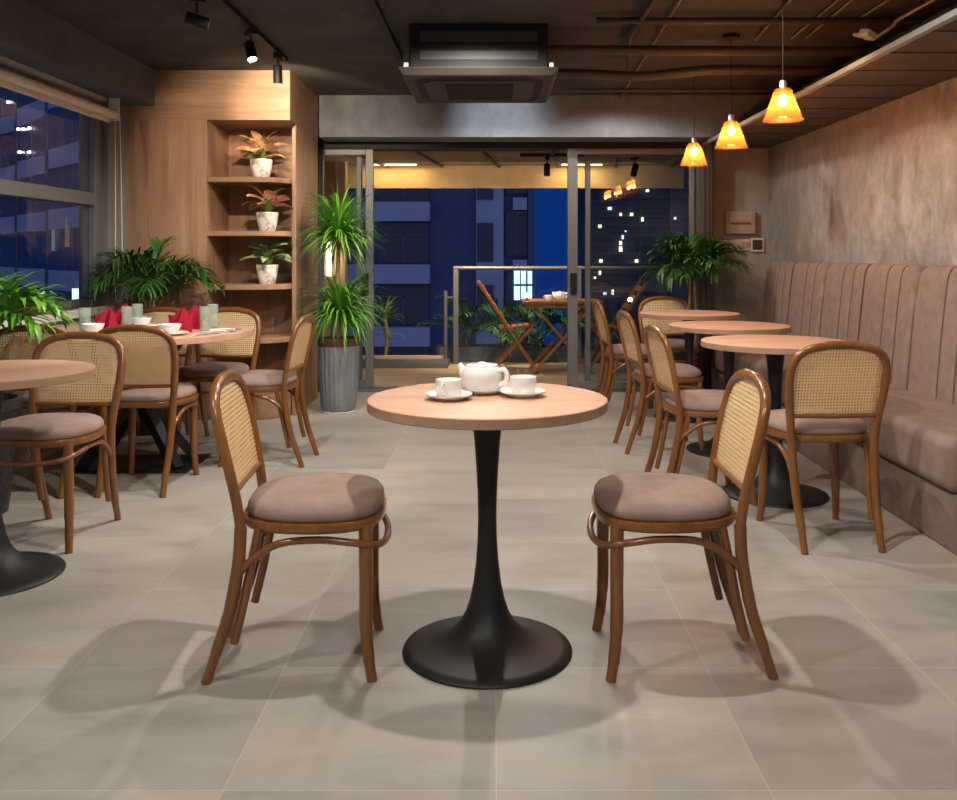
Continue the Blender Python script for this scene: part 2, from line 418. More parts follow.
# left wall with the long window opening
WS, WT, WY0, WY1 = .832, 2.19, 1.2, 6.15
struct('wall_left', MB().box((XL-.18,YB,0),(XL,8.1,WS)).box((XL-.18,YB,WT),(XL,8.1,CZ)).box((XL-.18,WY1,WS),(XL,8.1,WT)).box((XL-.18,YB,WS),(XL,WY0,WT)), M['wall_left'], smooth=0)
win = thing('window_1', None, None); win['kind'] = 'structure'; win.location = (XL,0,0)
def local(mb, off): mb.v = [(x-off[0],y-off[1],z-off[2]) for x,y,z in mb.v]; return mb
fx0, fx1 = XL-.12, XL-.03
wf = MB().box((fx0,WY0,WS),(fx1,WY1,WS+.05)).box((fx0,WY0,WT-.05),(fx1,WY1,WT)).box((fx0,WY1-.11,WS+.05),(fx1,WY1,WT-.05)).box((fx0,WY0,WS+.05),(fx1,WY0+.06,WT-.05))
local(wf,(XL,0,0)).build('window_frame', M['winframe'], win, smooth=0, bevel=.006)
local(MB().box((fx0,WY0+.06,1.492),(fx1,WY1-.11,1.575)),(XL,0,0)).build('transom', M['winframe'], win, smooth=0, bevel=.006)
local(MB().box((fx0+.04,WY0+.06,WS+.05),(fx0+.048,WY1-.11,1.492)),(XL,0,0)).build('pane', M['glass'], win, smooth=0)
local(MB().box((fx0+.04,WY0+.06,1.575),(fx0+.048,WY1-.11,WT-.05)),(XL,0,0)).build('pane', M['glass'], win, smooth=0)
struct('trim_1', MB().box((XL-.03,WY0,WS-.05),(XL+.05,WY1,WS)), M['wall_left'], smooth=0, bevel=.004)
struct('trim_13', MB().box((XL-.19,WY1-.002,0),(XL+.012,CY-.003,2.216)), M['shaded_wall'], smooth=0, bevel=.004)  # added box, coloured dark for the unlit wall strip beside the window
# beam over the window
struct('trim_2', MB().box((XL,YB,2.216),(-2.39,CY-.005,CZ)), M['beam_dark'], smooth=0)
# beam in front of the sliding doors
struct('trim_3', MB().box((-1.43,7.52,2.128),(XR,7.86,CZ)), M['beam'], smooth=0)
struct('trim_4', MB().box((-1.75,7.86,2.07),(1.84,8.05,CZ)), M['black'], smooth=0)
# the lowered soffit along the right wall
sf = struct('trim_5', MB().box((1.79,YB,SOF),(XR,8.0,SOF+.03)), M['soffit'], smooth=0)
jn = MB()
for k in range(24): jn.box((1.79, YB+.1+k*.405, SOF-.004),(XR, YB+.112+k*.405, SOF))
jn.build('board_joints', M['pipe_dark'], sf, smooth=0)
struct('trim_6', MB().box((1.755,YB,SOF-.006),(1.79,8.0,SOF+.022)), M['trim'], smooth=0, bevel=.004)

# ------------------------------------------------------------------ sliding doors
def door(name, x0, x1, y, handle=None, wl=.07, wr=.07):
    d = thing(name, None, None, ((x0+x1)/2, y, 0)); d['kind'] = 'structure'
    off = ((x0+x1)/2, y, 0); t = .03
    local(MB().box((x0,y-t,.02),(x0+wl,y+t,2.07)).box((x1-wr,y-t,.02),(x1,y+t,2.07)).box((x0+wl,y-t,.02),(x1-wr,y+t,.085)).box((x0+wl,y-t,2.02),(x1-wr,y+t,2.07)), off).build('door_frame', M['frame'], d, smooth=0, bevel=.004)
    local(MB().box((x0+wl,y-.004,.085),(x1-wr,y+.004,2.02)), off).build('pane', M['glass'], d, smooth=0)
    if handle:
        hx, s = handle
        local(MB().box((hx-.028,y-t-.022,.83),(hx+.028,y-t,1.01)).box((hx-.012,y-t-.03,.86),(hx+.012,y-t-.022,.98)), off).build('door_handle', M['black'], d, smooth=0, bevel=.008)
    return d
xp = lambda u, y: (u-CU)/F*y
door('door_1', xp(318,YD), xp(373.5,YD), YD, (xp(366,YD),1), .05, .065)
door('door_2', xp(567.5,YD-.07), xp(694,YD-.07), YD-.07, (xp(573,YD-.07),1), .085, .04)
door('door_3', xp(315,YD+.07), xp(362,YD+.07), YD+.07, None, .04, .045)
door('door_4', xp(585,YD+.07), xp(700,YD+.07), YD+.07, None, .045, .05)
struct('trim_8', MB().box((xp(693,YD),7.75,0),(1.84,8.05,2.1)), M['jamb'], smooth=0, bevel=.006)
tr8 = bpy.data.objects['trim_8']
MB().box((xp(697,YD),7.735,0),(xp(699.5,YD),7.75,2.1)).box((xp(702,YD),7.735,0),(xp(704,YD),7.75,2.1)).build('track_ribs', M['jamb'], tr8, smooth=0)
struct('trim_9', MB().box((-1.75,7.80,0),(1.76,8.02,.018)).box((-1.75,7.84,.018),(1.76,7.86,.024)).box((-1.75,7.91,.018),(1.76,7.93,.024)), M['frame'], smooth=0)

# ------------------------------------------------------------------ display cabinet
cab = thing('display_cabinet', 'oak panelled floor to ceiling cabinet with open curved shelves beside the glass doors', 'cabinet', (-1.73, CY, 0))
off = (-1.73, CY, 0); RX0, RX1 = -2.023, -1.438; SB = 7.0
local(MB().box((XL+.003,CY,0),(RX0,CY+.04,2.118)).box((RX0-.03,CY+.04,0),(RX0,SB,2.118)), off).build('front_panel', M['oak'], cab, smooth=0, bevel=.002)
local(MB().box((RX0,SB,.0),(RX1-.03,SB+.03,2.118)), off).build('back_panel', M['oak'], cab, smooth=0)
local(MB().box((RX1-.03,6.68,0),(RX1,7.515,2.118)), off).build('side_panel', M['oak'], cab, smooth=0, bevel=.004)
local(MB().box((XL+.003,CY-.004,2.118),(RX1,CY+.03,CZ-.002)).box((RX1-.03,CY+.03,2.118),(RX1,7.515,CZ-.002)).box((RX0-.03,CY+.03,2.118),(RX1-.03,SB+.03,2.14)), off).build('fascia', M['oak_h'], cab, smooth=0)
def shelf_outline(x0, x1, yf, yc, yb, rad=.26):
    pts = [(x0,yb),(x0,yf)]
    n = 10
    for k in range(n+1):
        t = k/n; pts.append((x1-rad+rad*math.sin(t*PI/2), yf+(yc-yf)*(1-math.cos(t*PI/2))))
    pts.append((x1,yb)); return pts
for z in (1.717, 1.336, .955, .575):
    local(MB().prism(shelf_outline(RX0+.001,RX1-.031,CY+.005,6.69,SB-.001), z-.036, z), off).build('shelf', M['oak_h'], cab, smooth=.5, bevel=.003)
local(MB().prism(shelf_outline(RX0+.001,RX1-.031,CY+.01,6.74,SB-.001), 0, .17), off).build('plinth', M['oak_h'], cab, smooth=.5, bevel=.004)

# ------------------------------------------------------------------ chair
def hoop_half(z):
    tab = [(.44,.172),(.52,.182),(.60,.193),(.68,.197),(.728,.193),(.768,.178),(.796,.145),(.811,.09),(.816,.0)]
    for (a,b),(c,d) in zip(tab, tab[1:]):
        if a <= z <= c: return b+(d-b)*(z-a)/(c-a)
    return .0
def hoop_y(z): return -.183 - .080*min(1.02,max(0,(z-.43)/.38))**1.25
def make_chair(name, label, cat, group):
    t = thing(name, label, cat, group=group); W = M['chair']
    # seat ring
    def dshape(w, f, b, n=48, e=3.1):
        out = []
        for i in range(n):
            a = 2*PI*i/n; c, s = math.cos(a), math.sin(a)
            x = math.copysign(abs(c)**(2/e), c)*w; y = math.copysign(abs(s)**(2/e), s)
            y = y*f if y > 0 else y*b
            x *= 1 - .13*max(0, -y/b)
            out.append((x,y))
        return out
    ring = dshape(.213,.202,.198); n = len(ring)
    mb = MB(); prof = [(1.0,.424),(1.010,.430),(1.011,.440),(1.0,.447),(.9,.448),(.88,.44),(.88,.422),(.97,.419)]
    vs = []; fs = []
    for s, z in prof:
        for x, y in ring: vs.append((x*s,y*s,z-.003))
    m_ = len(prof)
    for k in range(m_):
        for i in range(n):
            fs.append((k*n+i, k*n+(i+1)%n, ((k+1)%m_)*n+(i+1)%n, ((k+1)%m_)*n+i))
    mb.add(vs, fs).build('seat_frame', W, t, smooth=1.0)
    # cushion
    cu = dshape(.199,.192,.183); vs = []; fs = []
    prof = [(.90,.436),(1.01,.4465),(1.028,.457),(1.02,.470),(.975,.483),(.87,.493),(.62,.500),(.28,.502)]
    for s, z in prof:
        for x, y in cu: vs.append((x*s,y*s,z))
    for k in range(len(prof)-1):
        for i in range(n): fs.append((k*n+i,k*n+(i+1)%n,(k+1)*n+(i+1)%n,(k+1)*n+i))
    fs.append(tuple((len(prof)-1)*n+i for i in range(n))); fs.append(tuple(range(n-1,-1,-1)))
    MB().add(vs, fs).build('seat_cushion', M['suede'], t, smooth=1.2)
    # back hoop
    zs = [.425,.50,.56,.62,.68,.725,.758,.783,.802,.812]
    left = [(-hoop_half(max(z,.44)), hoop_y(z), z) for z in zs]
    pts = left + [(-.05,hoop_y(.818),.816),(.05,hoop_y(.818),.816)] + [(-x,y,z) for x,y,z in reversed(left)]
    MB().tube(smooth_path(pts,4), .0148, 10, flat=1.15).build('back_frame', W, t, smooth=1.2)
    MB().tube([(-hoop_half(.527)+.008,hoop_y(.527),.527),(0,hoop_y(.527)-.004,.524),(hoop_half(.527)-.008,hoop_y(.527),.527)], .0095, 8).build('back_rail', W, t, smooth=1.2)
    # cane panel
    zz = [.528+.274*k/18 for k in range(19)] + [.809]; mb = MB(); vs = []; fs = []
    for z in zz:
        h = max(.0, hoop_half(z)-.006)
        for k in range(9): vs.append((h*(k/4-1), hoop_y(z), z))
    for j in range(len(zz)-1):
        for k in range(8): a = j*9+k; fs.append((a,a+1,a+10,a+9))
    mb.add(vs, fs); cp = mb.build('cane_panel', M['cane'], t, smooth=1.2)
    so = cp.modifiers.new('thick','SOLIDIFY'); so.thickness = .0025; so.offset = 0
    # legs
    for s in (-1,1):
        MB().tube(smooth_path([(s*.160,.155,.43),(s*.162,.156,.30),(s*.164,.156,.16),(s*.168,.163,.07),(s*.173,.174,.0)],5), [.0195]*6+[.0185]*6+[.0165]*5+[.015]*4, 10).build('leg', W, t, smooth=1.2)
    for s in (-1,1):
        MB().tube(smooth_path([(s*.172,-.183,.43),(s*.1685,-.190,.33),(s*.163,-.215,.20),(s*.158,-.25,.09),(s*.157,-.28,.0)],5), [.0175]*10+[.0165]*6+[.0145]*5, 10).build('leg', W, t, smooth=1.2)
    for s in (-1,1):
        MB().tube(smooth_path([(s*.160,-.135,.43),(s*.156,-.158,.32),(s*.152,-.180,.21),(s*.150,-.205,.105)],4), [.0125]*13, 8).build('rear_brace', W, t, smooth=1.2)
    # bent hoop under the seat
    hp = [(-.164,-.199,.285),(-.172,-.16,.335),(-.182,-.08,.385),(-.187,.03,.395),(-.185,.12,.385),(-.160,.178,.37),(-.09,.203,.358),(0,.210,.354)]
    hp = hp + [(-x,y,z) for x,y,z in reversed(hp[:-1])]
    MB().tube(smooth_path(hp,4), .0105, 8).build('stretcher', W, t, smooth=1.2)
    return t
g_c = 'bentwood cane chairs'
CH = [ # x, y, rz, label
 ((-.522,2.70), -86, 'bentwood cane chair with pink-brown seat, left of the middle table with the tea set'),
 ((.496,2.71), 90, 'bentwood cane chair with pink-brown seat, right of the middle table with the tea set'),
 ((1.355,3.895), 4, 'bentwood cane chair seen from behind, pulled to the near bench table'),
 ((1.03,4.46), -85, 'side-on cane chair at the nearest of the bench tables, left of its pedestal'),
 ((1.045,5.585), -85, 'side-on cane chair at the middle one of the bench tables'),
 ((1.02,6.80), -87, 'side-on cane chair at the farthest bench table, nearest the balcony doors'),
 ((1.375,7.19), 180, 'cane chair facing the room behind the farthest bench table, under the palm'),
 ((-1.755,4.72), 0, 'cane chair seen from behind in front of the laid round table, right of two'),
 ((-2.24,4.70), 0, 'cane chair seen from behind at the laid table, partly hidden at the left edge'),
 ((-1.835,3.80), 177, 'cane chair facing the room, tucked behind the bare round table at far left'),
 ((-1.71,5.64), 176, 'cane chair behind the laid table on the cabinet side, right of two'),
 ((-2.13,5.68), 182, 'cane chair behind the laid table, half hidden by red napkins under the corner palm'),
 ((-1.325,5.24), 86, 'cane chair side-on at the right end of the laid table, before the shelves'),
]
ch0 = make_chair('cane_chair', CH[0][2], 'chair', g_c)
ch0.location = (*CH[0][0],0); ch0.rotation_euler.z = R(CH[0][1])
for (x,y), a, lb in CH[1:]: dup(ch0, (x,y,0), R(a), lb, g_c)

# ------------------------------------------------------------------ pedestal tables
def make_table(label, group):
    t = thing('pedestal_table', label, 'table', group=group)
    top = MB().lathe([(.353,.7205),(.355,.7225),(.355,.7475),(.3535,.7485)], 72).build('edge_band', M['edge'], t, smooth=.6)
    MB().lathe([(.3535,.7484),(.353,.7495),(.352,.75)], 72).build('table_top', M['top'], t, smooth=.6)
    MB().lathe([(.075,.706),(.11,.708),(.11,.7205)], 32).build('mounting_plate', M['iron'], t, smooth=.6)
    prof = [(.250,.0),(.252,.004),(.249,.010),(.22,.0165),(.18,.026),(.14,.039),(.108,.058),(.083,.083),(.064,.115),(.051,.155),(.041,.205),(.0335,.265),(.029,.33),(.0272,.39),(.0285,.46),(.0325,.54),(.038,.62),(.0445,.68),(.0475,.708)]
    MB().lathe(prof, 56).build('pedestal', M['iron'], t, smooth=.9)
    return t
g_t = 'round pedestal tables'
t0 = make_table('round oak-topped table on a black trumpet pedestal holding the tea set', g_t)
t0.location = (-.020,2.735,0)
for x, y, lb in ((1.375,4.50,'nearest of three pedestal tables along the bench, oak top'),
                 (1.405,5.50,'middle one of three pedestal tables along the bench'),
                 (1.405,6.62,'farthest of three pedestal tables along the bench, below the palm'),
                 (-1.84,3.36,'bare round pedestal table cut off by the left edge of the picture')):
    dup(t0, (x,y,0), .4 if x > 0 else .9, lb, g_t)

# the laid table
TX, TY = -1.975, 5.12
lt = thing('round_dining_table', 'large round table laid with red napkins and bowls, on a black square base', 'table', (TX,TY,0))
MB().lathe([(.617,.7155),(.62,.718),(.62,.748),(.618,.75)], 96).build('table_top', M['top'], lt, smooth=.6)
lb_ = MB()
MB().box((-.31,-.20,0),(.33,.22,.012)).build('base_plate', M['iron'], lt, smooth=0, bevel=.002)
for s in (-1,1):
    MB().bar((s*.26,-.14*s,.012),(-s*.20,.10*s,.70),.06,.05).build('leg', M['iron'], lt, smooth=0)
for s in (-1,1):
    MB().bar((s*.26,.15*s,.012),(-s*.20,-.11*s,.70),.06,.05).build('leg', M['iron'], lt, smooth=0)
MB().box((-.26,-.16,.70),(.26,.16,.7155)).build('mounting_plate', M['iron'], lt, smooth=0)

# ------------------------------------------------------------------ tea set on the middle table
def make_saucer(r=.07): return MB().lathe([(.001,.004),(r*.55,.003),(r*.55,.0),(r*.60,.0),(r*.62,.004),(r*.85,.010),(r,.016),(r*.995,.0185),(r*.84,.0135),(r*.6,.008),(.001,.007)], 40)
def make_cup(name, label, loc, hz, group):
    t = thing(name, label, 'cup', loc, hz, group)
    MB().lathe([(.001,.004),(.026,.003),(.027,.0),(.030,.0),(.034,.006),(.0395,.018),(.0405,.05),(.0398,.0525),(.0385,.05),(.0375,.02),(.03,.009),(.001,.008)], 40).build('bowl', M['porcelain'], t, smooth=.9)
    MB().tube(smooth_path([(.038,0,.044),(.052,0,.045),(.060,0,.034),(.054,0,.021),(.038,0,.016)],5), .0042, 8, flat=1.3).build('handle', M['porcelain'], t, smooth=1.2)
    return t
def make_teapot(label, loc, rz):
    t = thing('teapot', label, 'teapot', loc, rz)
    MB().lathe([(.001,.003),(.042,.002),(.044,0),(.047,.0),(.053,.008),(.0605,.028),(.062,.048),(.058,.066),(.051,.076),(.049,.078),(.046,.076),(.046,.07),(.001,.07)], 44).build('pot_body', M['porcelain'], t, smooth=.9)
    MB().lathe([(.0485,.077),(.049,.0805),(.046,.0825),(.03,.0835),(.014,.085),(.012,.0885),(.007,.0895),(.001,.090)], 36).build('lid', M['porcelain'], t, smooth=.9)
    MB().tube(smooth_path([(-.055,0,.040),(-.066,0,.052),(-.072,0,.066),(-.080,0,.078)],5), [.016]*4+[.0135]*4+[.0115]*4+[.0095]*4, 12).build('spout', M['porcelain'], t, smooth=1.2)
    MB().tube(smooth_path([(.056,0,.066),(.075,0,.070),(.086,0,.055),(.080,0,.034),(.058,0,.022)],5), .0058, 8, flat=1.4).build('handle', M['porcelain'], t, smooth=1.2)
    return t
pL, pR, pT = P(449,397,.757), P(523,394,.757), P(482,391,.757)
g_s = 'tea saucers on the middle table'; g_k = 'tea cups on the middle table'
s0 = make_saucer().build('saucer', M['porcelain'], None, smooth=.9, loc=(pL.x,pL.y,.75)); tag(s0, 'white saucer under the left cup on the middle table', 'saucer', g_s)
s1 = dup(s0, (pR.x,pR.y,.75), 0, 'white saucer under the right cup on the middle table', g_s)
s2 = dup(s0, (pT.x+.004,pT.y,.75), 0, 'white saucer under the teapot on the middle table', g_s)
c0 = make_cup('tea_cup', 'white tea cup left of the teapot on the middle table', (pL.x,pL.y,.757), R(250), g_k)
c1 = dup(c0, (pR.x,pR.y,.757), R(75), 'white tea cup right of the teapot on the middle table', g_k)
tp = make_teapot('round white porcelain teapot on the middle table', (pT.x,pT.y,.757), R(-28))

# ------------------------------------------------------------------ things on the laid table
def make_bowl(): return MB().lathe([(.001,.004),(.022,.003),(.023,0),(.028,0),(.031,.006),(.048,.024),(.058,.048),(.0575,.051),(.0555,.048),(.046,.027),(.03,.011),(.001,.009)], 36)
def make_tumbler():
    return MB().lathe([(.001,.0),(.026,.0),(.0285,.004),(.030,.133),(.029,.135),(.028,.133),(.027,.012),(.001,.010)], 28)
def make_napkin():
    vs = []; fs = []; n = 24; lv = 8
    for k in range(lv+1):
        t = k/lv
        for i in range(n):
            a = 2*PI*i/n
            w = 1 + .46*math.cos(4*a+1.1*t)*(1-t*.2)
            r = .046*(1-t**1.7*.93)*w + .002
            lean = .02*t*t
            vs.append((r*math.cos(a+t*.5)+lean, r*math.sin(a+t*.5), .135*t + .006*math.cos(4*a)*t*(1-t)*4))
    for k in range(lv):
        for i in range(n): fs.append((k*n+i,k*n+(i+1)%n,(k+1)*n+(i+1)%n,(k+1)*n+i))
    fs.append(tuple(range(n-1,-1,-1))); fs.append(tuple(lv*n+i for i in range(n)))
    mb = MB().add(vs, fs)
    # two folded wings standing out of the cone
    for s in (1,-1):
        mb.add([(.0,.0,.03),(s*.060,.012,.098),(s*.045,.0,.012),(.0,.012*s,.085),(.0,-.012,.035),(s*.058,.004,.096)], [(0,1,3),(4,3,5),(0,2,1),(4,5,2),(0,4,2),(1,5,3)])
    return mb
def make_plate(r=.085): return MB().lathe([(.001,.003),(r*.6,.003),(r*.6,0),(r*.65,0),(r*.7,.004),(r,.013),(r*.99,.016),(r*.7,.008),(.001,.006)], 36)
def make_spoon():
    mb = MB().tube(smooth_path([(-.09,0,.004),(-.03,0,.007),(.035,0,.008),(.052,0,.004)],4), [.0035]*4+[.0028]*4+[.0025]*5, 8, flat=1)
    return mb.sphere((.07,0,.0045), .022, 12, 6, (1,.72,.2))
ZT = .75
def place(proto, spots, group):
    for i, (u, v, rz, lb) in enumerate(spots):
        p = P(u, v, ZT)
        if i == 0:
            proto.location = (p.x,p.y,ZT); proto.rotation_euler.z = R(rz); proto['label'] = lb; proto['group'] = group
        else: dup(proto, (p.x,p.y,ZT), R(rz), lb, group)
pl = make_plate().build('side_plate', M['porcelain'], smooth=.9); tag(pl, 'x', 'plate')
place(pl, [(93,334.5,0,'white side plate under the left bowl on the laid table'),(172,335,0,'white side plate under the right bowl on the laid table'),(145,327.5,0,'white side plate under the far small bowl on the laid table')], 'side plates on the laid table')
bw = make_bowl().build('rice_bowl', M['porcelain'], smooth=.9); tag(bw, 'x', 'bowl')
place(bw, [(93,334.5,0,'white bowl at the left of the laid table, before a red napkin'),(170,335,0,'white bowl near the right napkin pair on the laid table'),(141,327.5,0,'white bowl at the far middle of the laid table by a tumbler')], 'white bowls on the laid table')
for o in bpy.data.objects:
    if o.name.startswith('rice_bowl'): o.location.z = ZT+.006
np_ = make_napkin().build('folded_napkin', M['napkin'], smooth=.5); tag(np_, 'x', 'napkin')
place(np_, [(106,332,40,'red folded napkin behind the left bowl on the laid table'),(179,332.5,10,'red folded napkin behind the right bowl, front one of two'),(193,329,70,'red folded napkin left of the paired tumblers, rear one of two'),(122,327,20,'red folded napkin at the far side, mostly hidden by a tumbler')], 'red napkins on the laid table')
tb = make_tumbler().build('tumbler', M['tumbler'], smooth=.9); tag(tb, 'x', 'glass')
place(tb, [(85,333,0,'clear tumbler left of the left napkin on the laid table'),(127,331,0,'clear tumbler between left napkin and far bowl'),(205,331,0,'clear tumbler at the right of the laid table, front one of a pair'),(213,327.5,0,'clear tumbler at the right of the laid table, rear one of a pair'),(137.5,327,0,'clear low-looking tumbler at the far middle of the laid table')], 'tumblers on the laid table')
sp_ = make_spoon().build('spoon', M['steel'], smooth=1.0); tag(sp_, 'x', 'spoon')
place(sp_, [(200,336,75,'steel spoon nearest the front edge of the laid table'),(206,334.8,60,'second steel spoon from the front edge of the laid table'),(219,332.3,15,'third steel spoon from the front edge of the laid table'),(226,330.2,25,'farthest steel spoon right of the tumbler pair')], 'spoons on the laid table')

# ------------------------------------------------------------------ banquette
WPAT = [.33,.17,.17,.33,.18,.18]
def make_bench(label, group):
    t = thing('banquette_module', label, 'bench', group=group); Lm = 1.36
    g = .011
    MB().box((1.80,-Lm+g,0),(2.36,-g,.235)).build('bench_base', M['fabric'], t, smooth=0, bevel=.008)
    MB().box((1.765,-Lm+g,.238),(2.30,-g,.455)).build('seat_cushion', M['fabric'], t, smooth=.8, bevel=.045, segs=5)
    # channelled back: profile swept along y
    prof = [(2.205,.40),(2.215,.55),(2.233,.75),(2.252,.93),(2.264,1.03),(2.272,1.07),(2.284,1.095),(2.302,1.108),(2.33,1.110),(2.355,1.103),(2.378,1.08),(2.378,.40)]
    ys = []; y = -g
    for w in WPAT:
        m = 10
        for k in range(m+1):
            s = k/m; ys.append((y - s*w*(Lm-2*g)/Lm, (1-abs(2*s-1)**9)))
        y -= w*(Lm-2*g)/Lm
    vs = []; fs = []; n = len(prof)
    tot = Lm-2*g
    for yy, bl in ys:
        d = min(-g-yy, yy+Lm-g); cr = max(0, .07-d)          # rounded upper corners at module ends
        dz = .07-math.sqrt(max(0,.0049-cr*cr))
        for i, (x,z) in enumerate(prof):
            kf = 1 if i < 6 else (.6 if i < 8 else 0)
            vs.append((x - .012*bl*kf, yy, z + (.006*bl if 5 < i < 10 else 0) - (dz if i in (5,6,7,8,9) else (dz*.5 if i in (4,10) else 0))))
    for j in range(len(ys)-1):
        for i in range(n):
            fs.append((j*n+i,(j+1)*n+i,(j+1)*n+(i+1)%n,j*n+(i+1)%n))
    fs.append(tuple(range(n))); fs.append(tuple((len(ys)-1)*n+i for i in range(n-1,-1,-1)))
    bk = MB().add(vs, fs).build('channelled_back', M['fabric'], t, smooth=.9)
    sm = MB(); y = -g
    for w in WPAT[:-1]:
        y -= w*tot/Lm; sm.tube([(x-.005,y,z+.001) for x, z in prof[:9]], .0045, 6)
    sm.build('stitched_seams', M['seam'], bk, smooth=1.0)
    return t
g_b = 'banquette modules along the right wall'
b0 = make_bench('farthest brown channelled bench module, in the corner below the switches', g_b); b0.location = (0,7.64,0)
dup(b0, (0,6.28,0), 0, 'second brown channelled bench module from the far corner', g_b)
dup(b0, (0,4.92,0), 0, 'third brown channelled bench module, its seat lit beside the near cane chair', g_b)
dup(b0, (0,3.56,0), 0, 'nearest bench module, a sliver of it at the right edge', g_b)

# ------------------------------------------------------------------ plants
def rosette(mb, c, n, ln, w, lo, hi, seed, droop=1.5, nseg=7):
    r = random.Random(seed)
    for k in range(n):
        az = r.uniform(0,2*PI); q = r.random(); lift = lo+(hi-lo)*q
        mb.blade((c[0]+.02*math.cos(az), c[1]+.02*math.sin(az), c[2]+r.uniform(-.05,.05)), az, ln*r.uniform(.75,1.1), w*r.uniform(.8,1.2), lift, droop*r.uniform(.7,1.3), nseg, .3)
def frond(mb, base, az, ln, lift, droop, leafl, leafw, pairs, r):
    p = Vector(base); ang = lift; n = pairs; st = ln/n; pts = [p.copy()]
    side = Vector((-math.sin(az), math.cos(az), 0))
    for i in range(n):
        t = i/n
        d = Vector((math.cos(az)*math.cos(ang), math.sin(az)*math.cos(ang), math.sin(ang)))
        p = p + d*st; ang -= droop/n*(.4+1.2*t); pts.append(p.copy())
        if t > .22:
            l = leafl*(math.sin(PI*(t*.8+.12)))*r.uniform(.8,1.1)
            for s in (-1,1):
                mb.blade(p, az+s*(1.0-.45*t)+r.uniform(-.12,.12), l, leafw, ang+.25+r.uniform(-.25,.15), 1.5, 4, .25)
    mb.tube(pts, [.006*(1-.7*i/n) for i in range(n+1)], 5)
def palm(label, loc, n, hgt, ln, leafl, leafw, seed, pot=None, mat='leaf', spread=.9, pairs=11, group=None, name='potted_palm', trunk=0, lim=None):
    t = thing(name, label, 'plant', loc, 0, group); r = random.Random(seed)
    mb = MB()
    for k in range(n):
        az = 2*PI*k/n + r.uniform(-.3,.3); lift = r.uniform(1.5-spread, 1.45)
        b = (.03*math.cos(az), .03*math.sin(az), hgt+r.uniform(-.04,.04))
        frond(mb, b, az, ln*r.uniform(.75,1.1), lift, r.uniform(1.2,2.0), leafl, leafw, pairs, r)
    if lim:      # leaves bend along the walls they touch
        (ax, bx_), (ay, by) = lim; q = []
        for x, y, z in mb.v:
            X, Y = x+loc[0], y+loc[1]
            if X < ax: X = ax + .02*math.sin(z*40)**2
            if X > bx_: X = bx_ - .02*math.sin(z*40)**2
            if Y < ay: Y = ay + .02*math.sin(z*40)**2
            if Y > by: Y = by - .02*math.sin(z*40)**2
            q.append((X-loc[0], Y-loc[1], z))
        mb.v = q
    mb.build('foliage', M[mat], t, smooth=1.0)
    if pot:
        rt, rb, hp, pm = pot
        MB().lathe([(rb,0),(rb*1.02,.01),(rt*.97,hp*.9),(rt,hp*.9+.005),(rt,hp),(rt*.88,hp),(rt*.86,hp-.04),(.001,hp-.04)], 32).build('pot', M[pm], t, smooth=.7)
        MB().lathe([(rt*.86,hp-.039),(rt*.5,hp-.02),(.001,hp-.015)], 24).build('soil', M['soil'], t, smooth=.9)
    if trunk or hgt > (pot[2] if pot else 0)+.02:
        z0 = (pot[2]-.05) if pot else 0
        st = MB()
        for k in range(4):
            a = k*1.7; st.tube([(.045*math.cos(a),.045*math.sin(a),z0),(.035*math.cos(a+.3),.035*math.sin(a+.3),(z0+hgt)/2),(.022*math.cos(a),.022*math.sin(a),hgt+.03)], .011, 7)
        st.build('stems', M['bark'], t, smooth=1.0)
    return t
palm('leafy potted palm standing in the corner between the window and the cabinet', (-2.27,6.06,0), 34, .90, .42, .25, .022, 3, (.16,.12,.42,'pot_dark'), lim=((XL+.03,9),(0,CY-.03)))
palm('bushy potted palm by the right door jamb behind the farthest bench table', (1.60,7.42,0), 36, .97, .44, .24, .026, 11, (.16,.12,.45,'pot_dark'), lim=((0,2.2),(7.0,7.70)))
palm('leafy palm in a rough dark pot at the left edge beside the bare table', (-2.33,4.18,0), 22, .76, .38, .24, .032, 23, (.17,.11,.52,'pot_dark'), 'leaf_d', lim=((XL+.03,9),(0,9)))

# dracaena
dr = thing('potted_dracaena', 'two-tiered grassy dracaena in a tall fluted grey planter beside the cabinet', 'plant', (-1.155,6.84,0))
vs = []; fs = []; n = 120
prof = [(.118,.012),(.128,.05),(.143,.25),(.149,.48),(.150,.515),(.136,.515),(.134,.48)]
for r_, z in prof:
    for i in range(n):
        a = 2*PI*i/n; fl = 1+.022*math.cos(a*24)*(1 if z < .5 and r_ > .125 else .0)
        vs.append((r_*fl*math.cos(a), r_*fl*math.sin(a), z))
for k in range(len(prof)-1):
    for i in range(n): fs.append((k*n+i,k*n+(i+1)%n,(k+1)*n+(i+1)%n,(k+1)*n+i))
fs.append(tuple(range(n-1,-1,-1))); fs.append(tuple((len(prof)-1)*n+i for i in range(n)))
pt = MB().add(vs, fs).build('planter', M['pot_grey'], dr, smooth=.9)
MB().lathe([(.121,0),(.124,.004),(.124,.012),(.118,.014)], 40).build('foot_ring', M['white_pl'], pt, smooth=.7)
MB().lathe([(.152,.495),(.156,.505),(.156,.545),(.150,.55),(.13,.545),(.001,.55)], 40).build('soil', M['soil'], dr, smooth=.7)
MB().tube(smooth_path([(0,0,.53),(.006,0,.72),(-.012,.0,.90),(-.004,0,1.08),(0,0,1.34)],5), .016, 9).build('trunk', M['bark'], dr, smooth=1.0)
mb = MB(); rosette(mb, (0,0,1.33), 250, .41, .017, -.15, 1.5, 5, 1.3); rosette(mb, (0,0,1.30), 70, .36, .015, -.6, .3, 6, 1.2)
mb.build('crown', M['leaf_d'], dr, smooth=1.0)
mb = MB(); rosette(mb, (.01,0,.74), 230, .40, .018, -.1, 1.4, 8, 1.8); rosette(mb, (.01,0,.72), 70, .34, .016, -.6, .2, 9, 1.1)
mb.build('crown', M['leaf_d'], dr, smooth=1.0)

